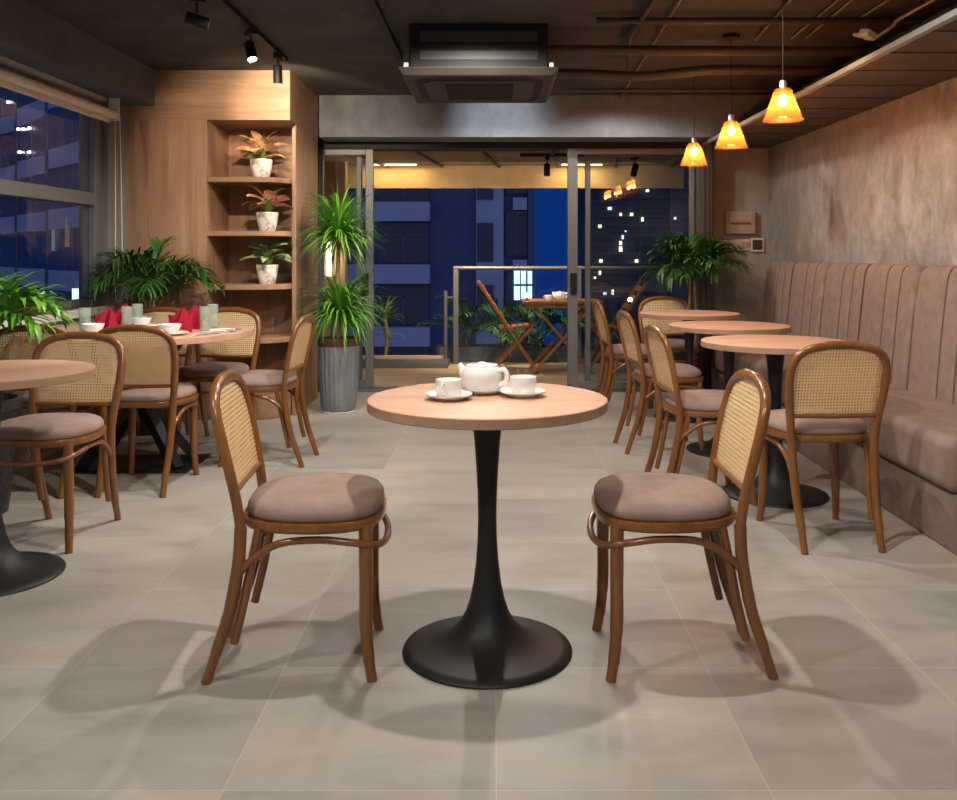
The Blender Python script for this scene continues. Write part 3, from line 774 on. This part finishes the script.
# shelf plants
def aglaonema(label, loc, mat, seed, n, group, ln=.165, w=.085, lo=.15, hi=1.15, pot_h=.14):
    t = thing('shelf_plant', label, 'plant', loc, 0, group); r = random.Random(seed); mb = MB(); st = MB()
    MB().lathe([(.052,0),(.056,.004),(.07,.06),(.079,.118),(.08,pot_h-.01),(.078,pot_h),(.07,pot_h),(.068,pot_h-.02),(.001,pot_h-.02)], 32).build('pot', M['pot_white'], t, smooth=.7)
    MB().lathe([(.068,pot_h-.019),(.001,pot_h-.01)], 24).build('soil', M['soil'], t, smooth=.7)
    for k in range(n):
        az = 2.4*k + r.uniform(-.2,.2); q = k/n
        lift = lo+(hi-lo)*q*r.uniform(.8,1.1)
        bp = Vector((.055*math.cos(az)*(1-q*.6), .055*math.sin(az)*(1-q*.6), pot_h+.04+.075*q+r.uniform(-.01,.01)))
        st.tube([(0.01*math.cos(az),.01*math.sin(az),pot_h-.02), tuple(bp*.6+Vector((0,0,pot_h*.35))), tuple(bp)], .0035, 5)
        mb.blade(bp, az, ln*r.uniform(.8,1.05), w*r.uniform(.85,1.1), lift, 1.15, 7, .12, 2, r.uniform(-.5,.5))
    mb.build('leaves', M[mat], t, smooth=1.0); st.build('stems', M['leaf_o'], t, smooth=1.0)
    return t
gs = 'potted plants on the cabinet shelves'
aglaonema('pink and orange leaved plant in a white pot on the top shelf', (-1.69,6.68,1.717), 'leaf_pink', 2, 17, gs)
aglaonema('red and pink leaved plant in a white pot on the second shelf', (-1.645,6.68,1.336), 'leaf_pink', 14, 15, gs)
aglaonema('pale green leaved plant in a white pot on the third shelf', (-1.645,6.68,.955), 'leaf_pale', 5, 17, gs, .16, .065, .05, .8)

# ------------------------------------------------------------------ ceiling services
ac = thing('ceiling_cassette_unit', 'dark square air conditioning cassette hanging below the slab', 'air conditioner', (-.085,5.58,2.165))
MB().box((-.39,-.42,.045),(.39,.42,CZ-2.165)).build('housing', M['black'], ac, smooth=0, bevel=.01)
MB().box((-.33,-.424,.10),(.33,-.42,.15)).box((-.33,-.424,.20),(.33,-.42,.26)).build('housing_band', plain('dark_steel', (.045,.043,.048), .55), ac, smooth=0)
pm = noisy('brown_panel', (.034,.027,.022),(.048,.039,.031), 4, .5)
vs = [(-.42,-.47,0),(.42,-.47,0),(.42,.47,0),(-.42,.47,0),(-.45,-.5,.045),(.45,-.5,.045),(.45,.5,.045),(-.45,.5,.045)]
pn = MB().add(vs, [(3,2,1,0),(4,5,6,7),(0,1,5,4),(1,2,6,5),(2,3,7,6),(3,0,4,7)]).build('fascia_panel', pm, ac, smooth=0, bevel=.006)
def rr(w, d, r, n=6):
    o = []
    for cx, cy, a0 in ((w-r,d-r,0),(-w+r,d-r,PI/2),(-w+r,-d+r,PI),(w-r,-d+r,1.5*PI)):
        for k in range(n+1): a = a0+PI/2*k/n; o.append((cx+r*math.cos(a), cy+r*math.sin(a)))
    return o
MB().prism(rr(.37,.41,.14), -.002, .0).build('air_slot', M['black'], ac, smooth=0)
MB().prism(rr(.32,.355,.10), -.008, -.002).build('centre_panel', pm, ac, smooth=0)
gm = MB()
for k in range(22): gm.box((-.20,-.25+k*.0235,-.016),(.20,-.25+k*.0235+.010,-.008))
gm.build('grille', M['pipe_dark'], ac, smooth=0)
for sx in (-1,1):
    for sy in (-1,1): MB().box((sx*.405-.012,sy*.45-.012,.045),(sx*.405+.012,sy*.45+.012,.075)).build('bracket', M['white_pl'], ac, smooth=0)

def run(name, label, cat, pts, r, m, k=1, group=None, n=10):
    o = MB().tube(smooth_path(pts, k) if k > 1 else pts, r, n).build(name, m, smooth=1.0); return tag(o, label, cat, group)
run('ceiling_pipe', 'thick brown pipe running across the ceiling above the pendants', 'pipe', [(.30,5.30,2.35),(2.33,5.30,2.34)], .028, M['pipe'])
run('flexible_duct', 'wavy wrapped hose running right from the air conditioner', 'duct', [(.33,5.75,2.305),(.6,5.76,2.30),(.9,5.75,2.285),(1.2,5.72,2.305),(1.45,5.72,2.32),(2.3,5.74,2.31)], .030, M['pipe'], 6)
run('ceiling_pipe', 'thin pipe crossing the ceiling just before the back beam', 'pipe', [(.35,6.5,2.33),(2.3,6.5,2.33)], .012, M['pipe'])
run('ceiling_pipe', 'thin dark pipe near the slab behind the warm-lit patch', 'pipe', [(.55,4.95,2.43),(2.3,4.95,2.43)], .018, M['pipe_dark'])
for i, (u0,v0,u1,v1,lb) in enumerate(((680,0,619,100,'long steel conduit running back along the slab, leftmost of the bright ones'),(790,0,755,40,'steel conduit running back above the nearest pendant cord'),(838,0,792,38,'left one of two close steel conduits at the upper right'),(852,0,806,38,'right one of two close steel conduits at the upper right'),(888,0,860,18,'short steel conduit at the upper right by the junction box'))):
    zc = 2.45; a = P(u0,v0,zc); b = P(u1,v1,zc)
    d = (b-a).normalized(); a = a - d*1.2
    run('conduit', lb, 'conduit', [tuple(a),tuple(b)], .0075, M['conduit'], 1, 'steel conduits under the slab', 8)
run('dark_cable', 'dark cable run left of the bright conduit on the slab', 'cable', [tuple(P(655,0,2.44)-Vector((0,.8,0))),tuple(P(630,35,2.44)),tuple(P(628,70,2.40))], .016, M['pipe_dark'], 1)
run('hanging_cable', 'pale cable sagging by the soffit edge at the upper right', 'cable', [tuple(P(935,0,2.36)-Vector((0,.4,0))),tuple(P(903,17,2.34)),tuple(P(893,26,2.36)),tuple(P(876,38,2.33))], .010, M['conduit'], 5)
jb = thing('junction_box', 'small white junction box tilted among the pipes near the soffit', 'box', tuple(P(866,38,2.34)), .5)
MB().tube([(0,0,.04),(0,0,CZ-2.34-.0005)], .006, 8).build('hanger', M['conduit'], jb, smooth=1)
o = MB().box((-.035,-.035,0),(.035,.035,.04)).build('box_body', M['white_pl'], jb, smooth=0, bevel=.006); o.rotation_euler = (.25,.35,0)
o = MB().box((.02,.06,.01),(.08,.12,.03)).build('box_lid', M['white_pl'], jb, smooth=0, bevel=.006); o.rotation_euler = (.25,.1,0)

def track(label, x, y0, y1):
    t = thing('ceiling_track', label, 'track', (x,(y0+y1)/2,CZ)); h = (y1-y0)/2
    MB().box((-.018,-h,-.03),(.018,h,-.0005)).build('rail', M['black'], t, smooth=0)
    MB().box((-.02,h,-.033),(.02,h+.04,-.0005)).build('end_cap', M['black'], t, smooth=0)
    return t
track('black light track above the cabinet front carrying two lit heads', -1.375, 2.6, 6.02)
track('black light track ending at the left of the air conditioner', -.615, 2.2, 5.95)
def head(name, label, loc, tilt, rz, group):
    t = thing(name, label, 'spotlight', loc, rz, group)
    MB().box((-.02,-.045,-.03),(.02,.045,0)).build('adapter', M['black'], t, smooth=0, bevel=.003)
    MB().tube([(0,0,-.028),(0,0,-.085)], .006, 8).build('stem', M['black'], t, smooth=1)
    hd = MB().lathe([(.001,.055),(.026,.055),(.029,.05),(.029,-.06),(.026,-.06),(.025,-.05)], 24).build('lamp_body', M['black'], t, smooth=.7)
    hd.location = (0,0,-.12); hd.rotation_euler = (tilt,0,0)
    MB().lathe([(.025,-.051),(.001,-.049)], 24).build('lens', M['lens'], hd, smooth=.7)
    return t
gh = 'track spotlights'
h0 = head('track_spotlight', 'track spotlight tilted with its lit lens showing, left of the cabinet corner', (-1.375,5.20,CZ-.03), R(-28), R(35), gh)
h1 = head('track_spotlight', 'track spotlight hanging straight before the cabinet corner', (-1.375,5.85,CZ-.03), R(8), 0, gh)
h2 = head('track_spotlight', 'track spotlight cut off by the top edge with a green glint', (-1.47,4.55,CZ-.02), R(75), R(-70), gh)

def pendant(label, x, y, zb, group):
    t = thing('pendant_lamp', label, 'pendant lamp', (x,y,zb), 0, group)
    MB().tube([(0,0,.19),(0,0,CZ-zb-.02)], .0028, 6).build('cord', M['black'], t, smooth=1)
    MB().lathe([(.05,CZ-zb-.025),(.05,CZ-zb-.002),(.02,CZ-zb-.001)], 24).build('ceiling_rose', M['black'], t, smooth=.7)
    MB().lathe([(.001,.195),(.014,.193),(.017,.185),(.017,.15),(.015,.14)], 20).build('lamp_holder', M['steel'], t, smooth=.7)
    MB().lathe([(.022,.158),(.036,.152),(.045,.138),(.091,.006),(.094,.0),(.0925,.0),(.089,.007),(.043,.136),(.035,.149),(.022,.155)], 40).build('shade', M['shade'], t, smooth=.9)
    MB().lathe([(.0925,-.002),(.0945,-.002),(.0955,.003),(.093,.004)], 40).build('rim', M['shade'], t, smooth=.9)
    MB().sphere((0,0,.098), .024, 16, 10, (1,1,1.25)).build('bulb', M['bulb'], t, smooth=1)
    return t
gp = 'amber glass pendants over the bench tables'
for lb, x, y, z in (('nearest and largest of the three amber glass pendants over the bench tables',1.40,4.457,1.822),('middle of the three amber glass pendants over the bench tables',1.40,5.43,1.803),('farthest of the three amber glass pendants, by the balcony doors',1.40,6.44,1.795)):
    pendant(lb, x, y, z, gp)

# roller blind on the window
rb = thing('roller_blind', 'cream roller blind rolled up under the beam above the window', 'blind', (-2.53,0,2.10))
MB().tube([(0,1.2,0),(0,6.12,0)], .028, 16).build('roller', M['blind'], rb, smooth=1)
MB().box((-.030,1.22,-.045),(-.026,6.10,0)).box((-.036,1.22,-.055),(-.020,6.10,-.04)).build('fabric_hem', M['blind'], rb, smooth=0)
MB().box((-.035,6.12,-.04),(.035,6.135,.11)).build('bracket', M['white_pl'], rb, smooth=0)
MB().tube(smooth_path([(.0,6.145,.0),(.0,6.15,-.6),(.0,6.15,-1.18),(.015,6.16,-1.23),(.035,6.17,-1.18),(.035,6.165,-.6),(.03,6.145,.0)],4), .0035, 6).build('chain', M['white_pl'], rb, smooth=1)

# switches on the back wall
def wb(u0,v0,u1,v1,d=.03):
    k = 8.0/F; return ((u0-CU)*k, 8.0-d, H-(v1-CV)*k), ((u1-CU)*k, 8.0-.0005, H-(v0-CV)*k)
eb = thing('breaker_box', 'beige breaker box on the back wall above the switches', 'electrical box', (2.13,8.0,1.45)); of = (2.13,8.0,1.45)
local(MB().box(*wb(724,211,754,234,.05)),of).build('box_body', M['beige_pl'], eb, smooth=0, bevel=.006)
a, b = wb(729,222.5,749,224.5,.056); local(MB().box(a,(b[0],8.0-.05,b[2])),of).build('slot', plain('rust_slot',(.16,.07,.04),.6), eb, smooth=0)
a, b = wb(726,213,752,221,.054); local(MB().box(a,(b[0],8.0-.05,b[2])),of).build('door_flap', M['beige_pl'], eb, smooth=0, bevel=.003)
def plate(name, label, cat, u0,v0,u1,v1, inner, mi, nm):
    a, b = wb(u0,v0,u1,v1,.018); c = ((a[0]+b[0])/2, 8.0, (a[2]+b[2])/2)
    t = thing(name, label, cat, c)
    local(MB().box(a,b),c).build('face_plate', M['white_pl'], t, smooth=0, bevel=.004)
    for q in inner:
        a, b = wb(*q, .024); local(MB().box(a,(b[0],8.0-.018,b[2])),c).build(nm, mi, t, smooth=0, bevel=.002)
plate('light_switch', 'wide white double switch plate below the breaker box', 'switch', 729,239.5,749.5,250.5, [(741,241.5,744.5,248.5),(745,241.5,748.5,248.5)], M['beige_pl'], 'rocker')
plate('thermostat', 'square thermostat with a dark screen right of the switch plate', 'thermostat', 750,238,763.5,252, [(752,240,761.5,249.5)], plain('dark_screen',(.05,.04,.035),.2), 'screen')
plate('light_switch', 'small switch plate by the palm, left of the wide switch plate', 'switch', 718.5,240,727.5,248.5, [(720,241.5,726,244.5)], M['beige_pl'], 'rocker')

# ------------------------------------------------------------------ balcony
struct('floor_balcony', MB().box((-3.2,8.1,-.2),(3.2,10.6,-.001)), M['deck'], smooth=0)
struct('ceiling_balcony', MB().box((-3.0,8.05,2.10),(3.0,9.75,2.16)), M['out_ceiling'], smooth=0)
struct('wall_balcony', MB().box((-1.95,8.1,0),(-1.75,9.4,2.1)).box((-1.75,9.28,0),(-1.50,9.4,2.1)), M['out_wall'], smooth=0)
bt = MB()
for x in (-1.3,-.72,-.12,.5,1.1,1.7): bt.bar((x,8.1,2.088),(x+.18,9.7,2.088),.03,.024)
struct('trim_10', bt, M['pipe'], smooth=0)
tag(MB().add([(-2.4,9.66,2.10),(2.0,9.66,2.10),(2.0,9.72,1.865),(-2.4,9.72,1.865),(-2.4,9.69,2.10),(2.0,9.69,2.10),(2.0,9.75,1.865),(-2.4,9.75,1.865)], [(3,2,1,0),(4,5,6,7),(0,1,5,4),(2,3,7,6),(1,2,6,5),(3,0,4,7)]).build('awning_valance', M['canvas'], smooth=0), 'yellow-lit awning valance hanging from the balcony ceiling edge', 'awning')
for x0, x1, lb in ((-1.28,-.80,'glowing LED strip on the balcony ceiling, left one'),(.70,1.12,'glowing LED strip on the balcony ceiling, right one behind the door post')):
    tag(MB().box((x0,9.50,2.085),(x1,9.53,2.0995)).build('led_strip', M['led'], smooth=0), lb, 'light strip', 'LED strips on the balcony ceiling')
ot = thing('ceiling_track', 'dark light track under the balcony ceiling beyond the doors', 'track', (1.1,8.5,2.10))
MB().box((-.86,-.015,-.03),(.86,.015,-.001)).build('rail', M['black'], ot, smooth=0)
dup(h0, (.49,8.5,2.07), R(180), 'small dark spotlight on the balcony track, left one', gh)
dup(h0, (1.30,8.5,2.07), R(200), 'small dark spotlight on the balcony track, right one', gh)
struct('trim_11', MB().box((-3.2,9.42,0),(-.47,9.85,.055)), M['rail'], smooth=0, bevel=.005)
struct('trim_12', MB().box((-3.2,9.80,.055),(-.50,9.85,.085)), M['canvas'], smooth=0)
rl = thing('balcony_railing', 'steel and glass railing along the balcony edge', 'railing', (1.2,9.78,0)); of = (1.2,9.78,0)
local(MB().tube([(-.43,9.78,1.02),(2.9,9.78,1.02)], .022, 12),of).build('handrail', M['rail'], rl, smooth=1)
for x in (-.405,.90,2.2): local(MB().box((x-.028,9.76,0),(x+.028,9.80,1.005)),of).build('post', M['rail'], rl, smooth=0, bevel=.004)
local(MB().tube(smooth_path([(-.515,9.78,0),(-.515,9.78,.6),(-.515,9.78,.78)],3), .02, 10),of).build('post', M['rail'], rl, smooth=1)
for x0, x1 in ((-.37,.865),(.935,2.165)): local(MB().box((x0,9.776,.06),(x1,9.784,.97)),of).build('pane', M['railglass'], rl, smooth=0)
for k in range(3): local(MB().box((-.515,9.77,.70-.0),( -.43,9.79,.72)),of).build('bracket', M['rail'], rl, smooth=0) if k == 0 else None

def folding_chair(label, loc, rz, group):
    t = thing('folding_chair', label, 'chair', loc, rz, group); T = M['teak']
    for s in (-1,1):
        MB().bar((-.34,s*.19,.90),(.25,s*.19,.0),.025,.045,(0,1,0)).build('leg', T, t, smooth=0, bevel=.004)
    for s in (-1,1):
        MB().bar((-.22,s*.155,.0),(.20,s*.155,.45),.025,.045,(0,1,0)).build('leg', T, t, smooth=0, bevel=.004)
    sl = MB()
    for k in range(6): sl.box((-.13+k*.062,-.17,.425+k*.006),(-.13+k*.062+.05,.17,.445+k*.006))
    sl.build('seat', T, t, smooth=0)
    bk = MB()
    for k in range(4):
        f = .08+k*.10; x = -.34+.59*f; z = .90*(1-f); bk.bar((x+.012,-.185,z),(x+.012,.185,z),.015,.055,(-.5,0,.8))
    bk.build('backrest', T, t, smooth=0)
    return t
gf = 'teak folding chairs on the balcony'
f0 = folding_chair('teak folding chair on the balcony, left of the folding table', (.18,9.2,0), 0, gf)
dup(f0, (1.16,9.2,0), PI, 'teak folding chair behind the glass door, right of the folding table', gf)
ft = thing('folding_table', 'teak folding table with crossed legs on the balcony', 'table', (.67,9.2,0))
sl = MB()
for k in range(7): sl.box((-.39,-.30+k*.086,.685),(.39,-.30+k*.086+.078,.71))
sl.build('table_top', M['teak'], ft, smooth=0)
MB().box((-.36,-.28,.645),(.36,-.255,.685)).box((-.36,.255,.645),(.36,.28,.685)).build('apron', M['teak'], ft, smooth=0)
for s in (-1,1):
    MB().bar((-.30,s*.24,0),(.28,s*.24,.66),.025,.05,(0,1,0)).build('leg', M['teak'], ft, smooth=0)
    MB().bar((.30,s*.21,0),(-.28,s*.21,.66),.025,.05,(0,1,0)).build('leg', M['teak'], ft, smooth=0)
tp2 = dup(tp, (.66,9.2,.71), R(-28), 'white teapot on the balcony folding table')
dup(c0, (.55,9.15,.71), R(200), 'white cup left of the teapot on the balcony table', 'tea cups on the balcony table')
dup(c0, (.77,9.15,.71), R(-20), 'white cup right of the teapot on the balcony table', 'tea cups on the balcony table')
# planter and greenery beyond the glass
pb = tag(MB().box((-.62,9.95,-.0),(2.4,10.35,.16)).build('planter_trough', M['beam_dark'], smooth=0, bevel=.006), 'low dark planter trough behind the balcony glass', 'planter')
for i, (x, y, s, lb) in enumerate(((-.32,10.15,41,'green bush behind the glass at the railing end post'),(.08,10.15,42,'green bush behind the balcony folding chair back'),(.50,10.15,43,'green bush behind the folding chair seat on the balcony'),(.92,10.15,44,'green bush behind the folding table on the balcony'))):
    palm(lb, (x,y,.16), 13, .06, .52, .24, .03, s, None, 'leaf', .95, 9, 'bushes in the balcony trough', 'balcony_bush', 0)
yc = thing('yucca', 'small yellow-green yucca outside the open left door', 'plant', (-1.19,10.05,0))
MB().tube(smooth_path([(0,0,0),(.02,0,.25),(.0,0,.5)],4), .02, 8).build('trunk', M['bark'], yc, smooth=1)
mb = MB(); rosette(mb, (0,0,.5), 34, .24, .028, -.1, 1.5, 31, 1.0); rosette(mb, (.04,0,.28), 16, .22, .026, .0, 1.3, 33, 1.0); mb.build('leaves', M['leaf_o'], yc, smooth=1)
sc = thing('wall_sconce', 'warm glowing tubular lamp on the balcony wall behind the dracaena', 'lamp', (-1.655,9.265,1.1))
MB().box((-.03,-.02,-.02),(.03,.0145,.05)).build('mount', M['black'], sc, smooth=0)
MB().tube([(0,-.045,-.15),(0,-.045,.20)], .026, 14).build('lamp_tube', M['sconce'], sc, smooth=1)
def bulb_lamp(label, loc, r, m):
    t = thing('lantern', label, 'lamp', loc, 0, 'small lanterns on the balcony')
    MB().lathe([(r*1.6,-.05),(r*1.6,-.042),(r*.7,-.035),(r*.7,-.02)], 16).build('base', M['black'], t, smooth=.7)
    MB().sphere((0,0,0), r, 14, 8).build('globe', m, t, smooth=1)
    return t
M['lantern'] = glow('lantern_glow', (1,.82,.55), 25)
ls_ = ((.325,9.02,.76,'glowing lantern on the near left corner of the folding table'),)
for x, y, z, lb in ls_: bulb_lamp(lb, (x,y,z), .014, M['lantern'])
sl_ = thing('lantern_post', 'lit lamp on a thin post behind the right glass door', 'lamp', (1.345,9.1,0), 0)
MB().tube([(0,0,.0),(0,0,.70)], .008, 8).build('post', M['black'], sl_, smooth=1)
MB().sphere((0,0,.72), .02, 14, 8).build('globe', M['lantern'], sl_, smooth=1)

# ------------------------------------------------------------------ buildings beyond
k45 = 45/F
def bx(u): return (u-CU)*k45
def bz(v): return H-(v-CV)*k45
ab = thing('apartment_building', 'pale banded apartment block beyond the balcony, seen through the open doors', 'building', (-3,46,-30)); of = (-3,46,-30)
local(MB().box((bx(300),45.5,-30),(bx(532),58,22)),of).build('wall', M['facade_dark'], ab, smooth=0)
for k in range(-6,7):
    z1 = 3.67-3.05*k
    local(MB().box((bx(300),44.6,z1-.93),(bx(430),45.6,z1)),of).build('balcony_band', M['facade'], ab, smooth=0)
local(MB().box((bx(476),45.1,-30),(bx(503.5),45.5,22)),of).build('pilaster', M['facade'], ab, smooth=0)
local(MB().box((bx(528),45.1,-30),(bx(535),45.5,22)),of).build('pilaster', M['facade_dark'], ab, smooth=0)
for k in range(-3,4):
    z1 = 2.65-3.05*k
    w = local(MB().box((bx(377),45.3,z1-2.0),(bx(428),45.49,z1)),of).build('window', M['facade_glass'], ab, smooth=0)
    local(MB().box((bx(402),45.25,z1-2.0),(bx(404),45.3,z1)).box((bx(380),45.25,z1-.6),(bx(428),45.3,z1-.52)),of).build('mullion', M['mullion'], w, smooth=0)
    w = local(MB().box((bx(477),45.0,z1-1.9),(bx(493),45.09,z1)),of).build('window', M['facade_glass'], ab, smooth=0)
    local(MB().box((bx(484.5),44.96,z1-1.9),(bx(485.5),45.0,z1)),of).build('mullion', M['mullion'], w, smooth=0)
    w = local(MB().box((bx(506),45.3,z1-1.6),(bx(527),45.49,z1+.6)),of).build('window', M['facade_glass'], ab, smooth=0)
    local(MB().box((bx(516),45.26,z1-1.6),(bx(517),45.3,z1+.6)),of).build('mullion', M['mullion'], w, smooth=0)
    local(MB().box((bx(513),45.1,z1+.65),(bx(527),45.49,z1+1.25)),of).build('balcony_band', M['facade'], ab, smooth=0)
local(MB().box((bx(514),45.0,bz(300)),(bx(532),45.05,bz(271))),of).build('lit_window', M['lit_white'], ab, smooth=0)
local(MB().box((bx(520),44.95,bz(300)),(bx(521),45.0,bz(271))).box((bx(526),44.95,bz(292)),(bx(527.5),45.0,bz(271))).box((bx(514),44.95,bz(286)),(bx(532),45.0,bz(284))),of).build('mullion', M['mullion'], ab, smooth=0)

zb = thing('terraced_building', 'blue-grey apartment block with stepped balconies outside the left window', 'building', (-22,44,-30)); of = (-22,44,-30)
fac = [(-60,70),(17,58.5),(17.2,56.5),(48,52),(48.2,50),(83,45.5),(83.2,43.8),(108,40.6)]
def fY(u):
    for (a,ya),(b,yb) in zip(fac, fac[1:]):
        if a <= u <= b: return ya+(yb-ya)*(u-a)/(b-a)
    return 42
outl = [((u-CU)/F*Y, Y) for u, Y in fac]
body = [(a-.55,b+.75) for a,b in outl]
body = body + [(-16,75),(-44,90)]
local(MB().prism(body, -30, 26),of).build('wall', M['facade_glass'], zb, smooth=0)
bd = outl + [(outl[-1][0]+.5,60),(-36,85)]
for k in range(-3,7):
    z1 = .26+3.26*k
    local(MB().prism(bd, z1-1.05, z1),of).build('balcony_band', M['facade'], zb, smooth=0)
pil = MB()
for u in (-20,4,17.5,33,48.5,66,83.5,95):
    Y = fY(u)+.35; x = (u-CU)/F*Y
    pil.box((x-.12,Y,-12),(x+.14,Y+.3,24))
local(pil,of).build('pilaster', M['mullion'], zb, smooth=0)
def lit(u, v, w, h, m):
    Y = fY(u)-.15; k = Y/F; x = (u-CU)*k; z = H-(v-CV)*k
    local(MB().box((x-w*k/2,Y,z-h*k/2),(x+w*k/2,Y+.08,z+h*k/2)),of).build('lit_window', m, zb, smooth=0)
lit(79.5,299,15,21,M['lit_white']); lit(43,293,14,3.5,M['lit_white'])
for u, v in ((8,102),(16,102),(18,129),(23,129),(29,128),(19,152),(29,152)): lit(u, v, 2.6, 2.2, M['lit_point'])
lit(94,158,2,2,M['lit_warm']); lit(53,240,3,22,plain('dim_lit',(0,0,0),.5,emit=(.35,.55,.75),es=.18)); lit(67,232,4,30,plain('dim_warm',(0,0,0),.5,emit=(.7,.5,.35),es=.12))

tw = thing('glass_tower', 'dark banded high-rise with scattered lit windows behind the right glass door', 'building', (12,62,-30)); of = (12,62,-30)
k60 = 60/F
local(MB().box(((592-CU)*k60,61,-30),((700-CU)*k60,75,30)),of).build('wall', M['tower'], tw, smooth=0)
tb_ = MB()
for k in range(70): tb_.box(((592-CU)*k60,60.8,-20+k*.62),((700-CU)*k60,61,-20+k*.62+.12))
local(tb_,of).build('floor_bands', M['tower_band'], tw, smooth=0)
local(MB().box(((641-CU)*k60,60.7,-30),((643-CU)*k60,60.8,30)).box(((592-CU)*k60,60.7,-30),((594-CU)*k60,60.8,30)).box(((672-CU)*k60,60.7,-30),((674-CU)*k60,60.8,30)),of).build('pilaster', M['tower_band'], tw, smooth=0)
for u, v, w, h in ((611,208,4,3),(622,214,2,3),(633,214,3,3),(601,226,3,3),(624,237,2,4),(622,243,2.5,4),(622,249,3,5),(644,219,2,4),(602,261,3,3),(638,261,3,3),(601,273,2,4),(649,190,3,2.5),(677,218,2,2),(606,294,3,2.5),(614,291,2,2),(596,278,2,2),(627,231,1.5,1.5)):
    x = (u-CU)*k60; z = H-(v-CV)*k60
    local(MB().box((x-w*k60/2,60.55,z-h*k60/2),(x+w*k60/2,60.68,z+h*k60/2)),of).build('lit_window', M['lit_warm'] if (u+int(v)) % 3 else M['lit_white'], tw, smooth=0)
struct('ground', MB().box((-150,12,-31),(150,200,-30)), plain('street',(.03,.03,.035),.9), smooth=0)

# ------------------------------------------------------------------ lights
def spot(name, loc, target, e, c=(1,.86,.70), size=70, blend=.5, rad=.04):
    d = bpy.data.lights.new(name, 'SPOT'); d.energy = e; d.color = c; d.spot_size = R(size); d.spot_blend = blend; d.shadow_soft_size = rad
    o = bpy.data.objects.new(name, d); col.objects.link(o); o.location = loc
    o.rotation_euler = (Vector(target)-Vector(loc)).to_track_quat('-Z','Y').to_euler()
    return o
def point(name, loc, e, c, rad=.03):
    d = bpy.data.lights.new(name, 'POINT'); d.energy = e; d.color = c; d.shadow_soft_size = rad
    o = bpy.data.objects.new(name, d); col.objects.link(o); o.location = loc; return o
def area(name, loc, rot, sx, sy, e, c):
    d = bpy.data.lights.new(name, 'AREA'); d.shape = 'RECTANGLE'; d.size = sx; d.size_y = sy; d.energy = e; d.color = c
    o = bpy.data.objects.new(name, d); col.objects.link(o); o.location = loc; o.rotation_euler = rot; return o
WN = (1,.93,.84)
for x, y, e, r_ in ((.02,2.74,80,.03),(.1,.5,78,.06),(-.1,4.6,68,.04),(.1,6.5,55,.04),(1.0,6.95,20,.04)):  # second is an added fill, last is added to brighten the back wall
    spot('downlight_and_fill', (x,y,2.40), (x,y,0), e, WN, 168, .35, r_)
spot('downlight_and_fill', (-1.375,1.44,2.40), (0,2.6,.4), 60, WN, 72, .5, .035)
spot('downlight_and_fill', (-1.05,4.25,2.42), (-1.85,5.0,.6), 85, WN, 95, .5, .035)
spot('downlight_and_fill', (1.0,3.2,2.40), (2.0,4.2,.4), 40, WN, 110, .8, .05)
spot('cabinet_light', (-1.36,5.93,CZ-.23), (-1.44,6.50,2.20), 40, (1,.80,.58), 80, .6, .03)
spot('cabinet_light', (-1.40,5.16,CZ-.22), (-1.66,6.6,1.80), 72, (1,.82,.62), 70, .6, .03)
spot('plant_light', (-.62,5.9,2.40), (-1.15,6.84,1.1), 75, (1,.9,.78), 50, .6, .03)
spot('beam_light', (.02,6.75,2.26), (.05,7.52,2.22), 22, (.86,.93,1), 70, .9, .03)
spot('added_wall_glow', (.9,4.2,2.36), (2.385,4.95,1.74), 40, (1,.72,.42), 50, .8, .04)  # unseen lamp, added for the pendants' reflected glow on the right wall
for x, y, z in ((1.40,4.457,1.822),(1.40,5.43,1.803),(1.40,6.44,1.795)):
    point('pendant_bulb', (x,y,z+.055), 6, (1,.62,.30), .02)
area('led_glow', (-1.02,9.515,2.08), (0,0,0), .65, .03, 5, (1,.62,.22))
area('led_glow', (.88,9.515,2.08), (0,0,0), .53, .03, 5, (1,.62,.22))
area('led_glow', (0,9.35,2.07), (R(60),0,0), 3.2, .05, 2.6, (1,.72,.38))
spot('balcony_spot_and_fill', (.49,8.5,1.90), (.6,9.2,.3), 20, (1,.82,.58), 90, .7, .03)
spot('balcony_spot_and_fill', (-.1,9.0,2.02), (.2,10.1,.4), 150, (1,.82,.58), 90, .7, .03)  # added away from the track, only to brighten the bushes behind the glass
point('sconce_glow', (-1.655,9.15,1.13), 3, (1,.7,.4), .03)

# dusk sky
w = bpy.data.worlds.new('dusk'); scene.world = w; w.use_nodes = True; nt = w.node_tree
bg = nt.nodes['Background']
tc = nt.nodes.new('ShaderNodeTexCoord'); sp = nt.nodes.new('ShaderNodeSeparateXYZ'); L(nt, tc.outputs['Generated'], sp.inputs[0])
f = math_(nt,'ADD', math_(nt,'MULTIPLY', sp.outputs['Y'], -.5), .5)
L(nt, ramp(nt, f, [(0,(.002,.019,.115)),(.25,(.0025,.022,.12)),(.6,(.08,.11,.24)),(1,(.16,.165,.27))]), bg.inputs[0])
bg.inputs[1].default_value = 1.0
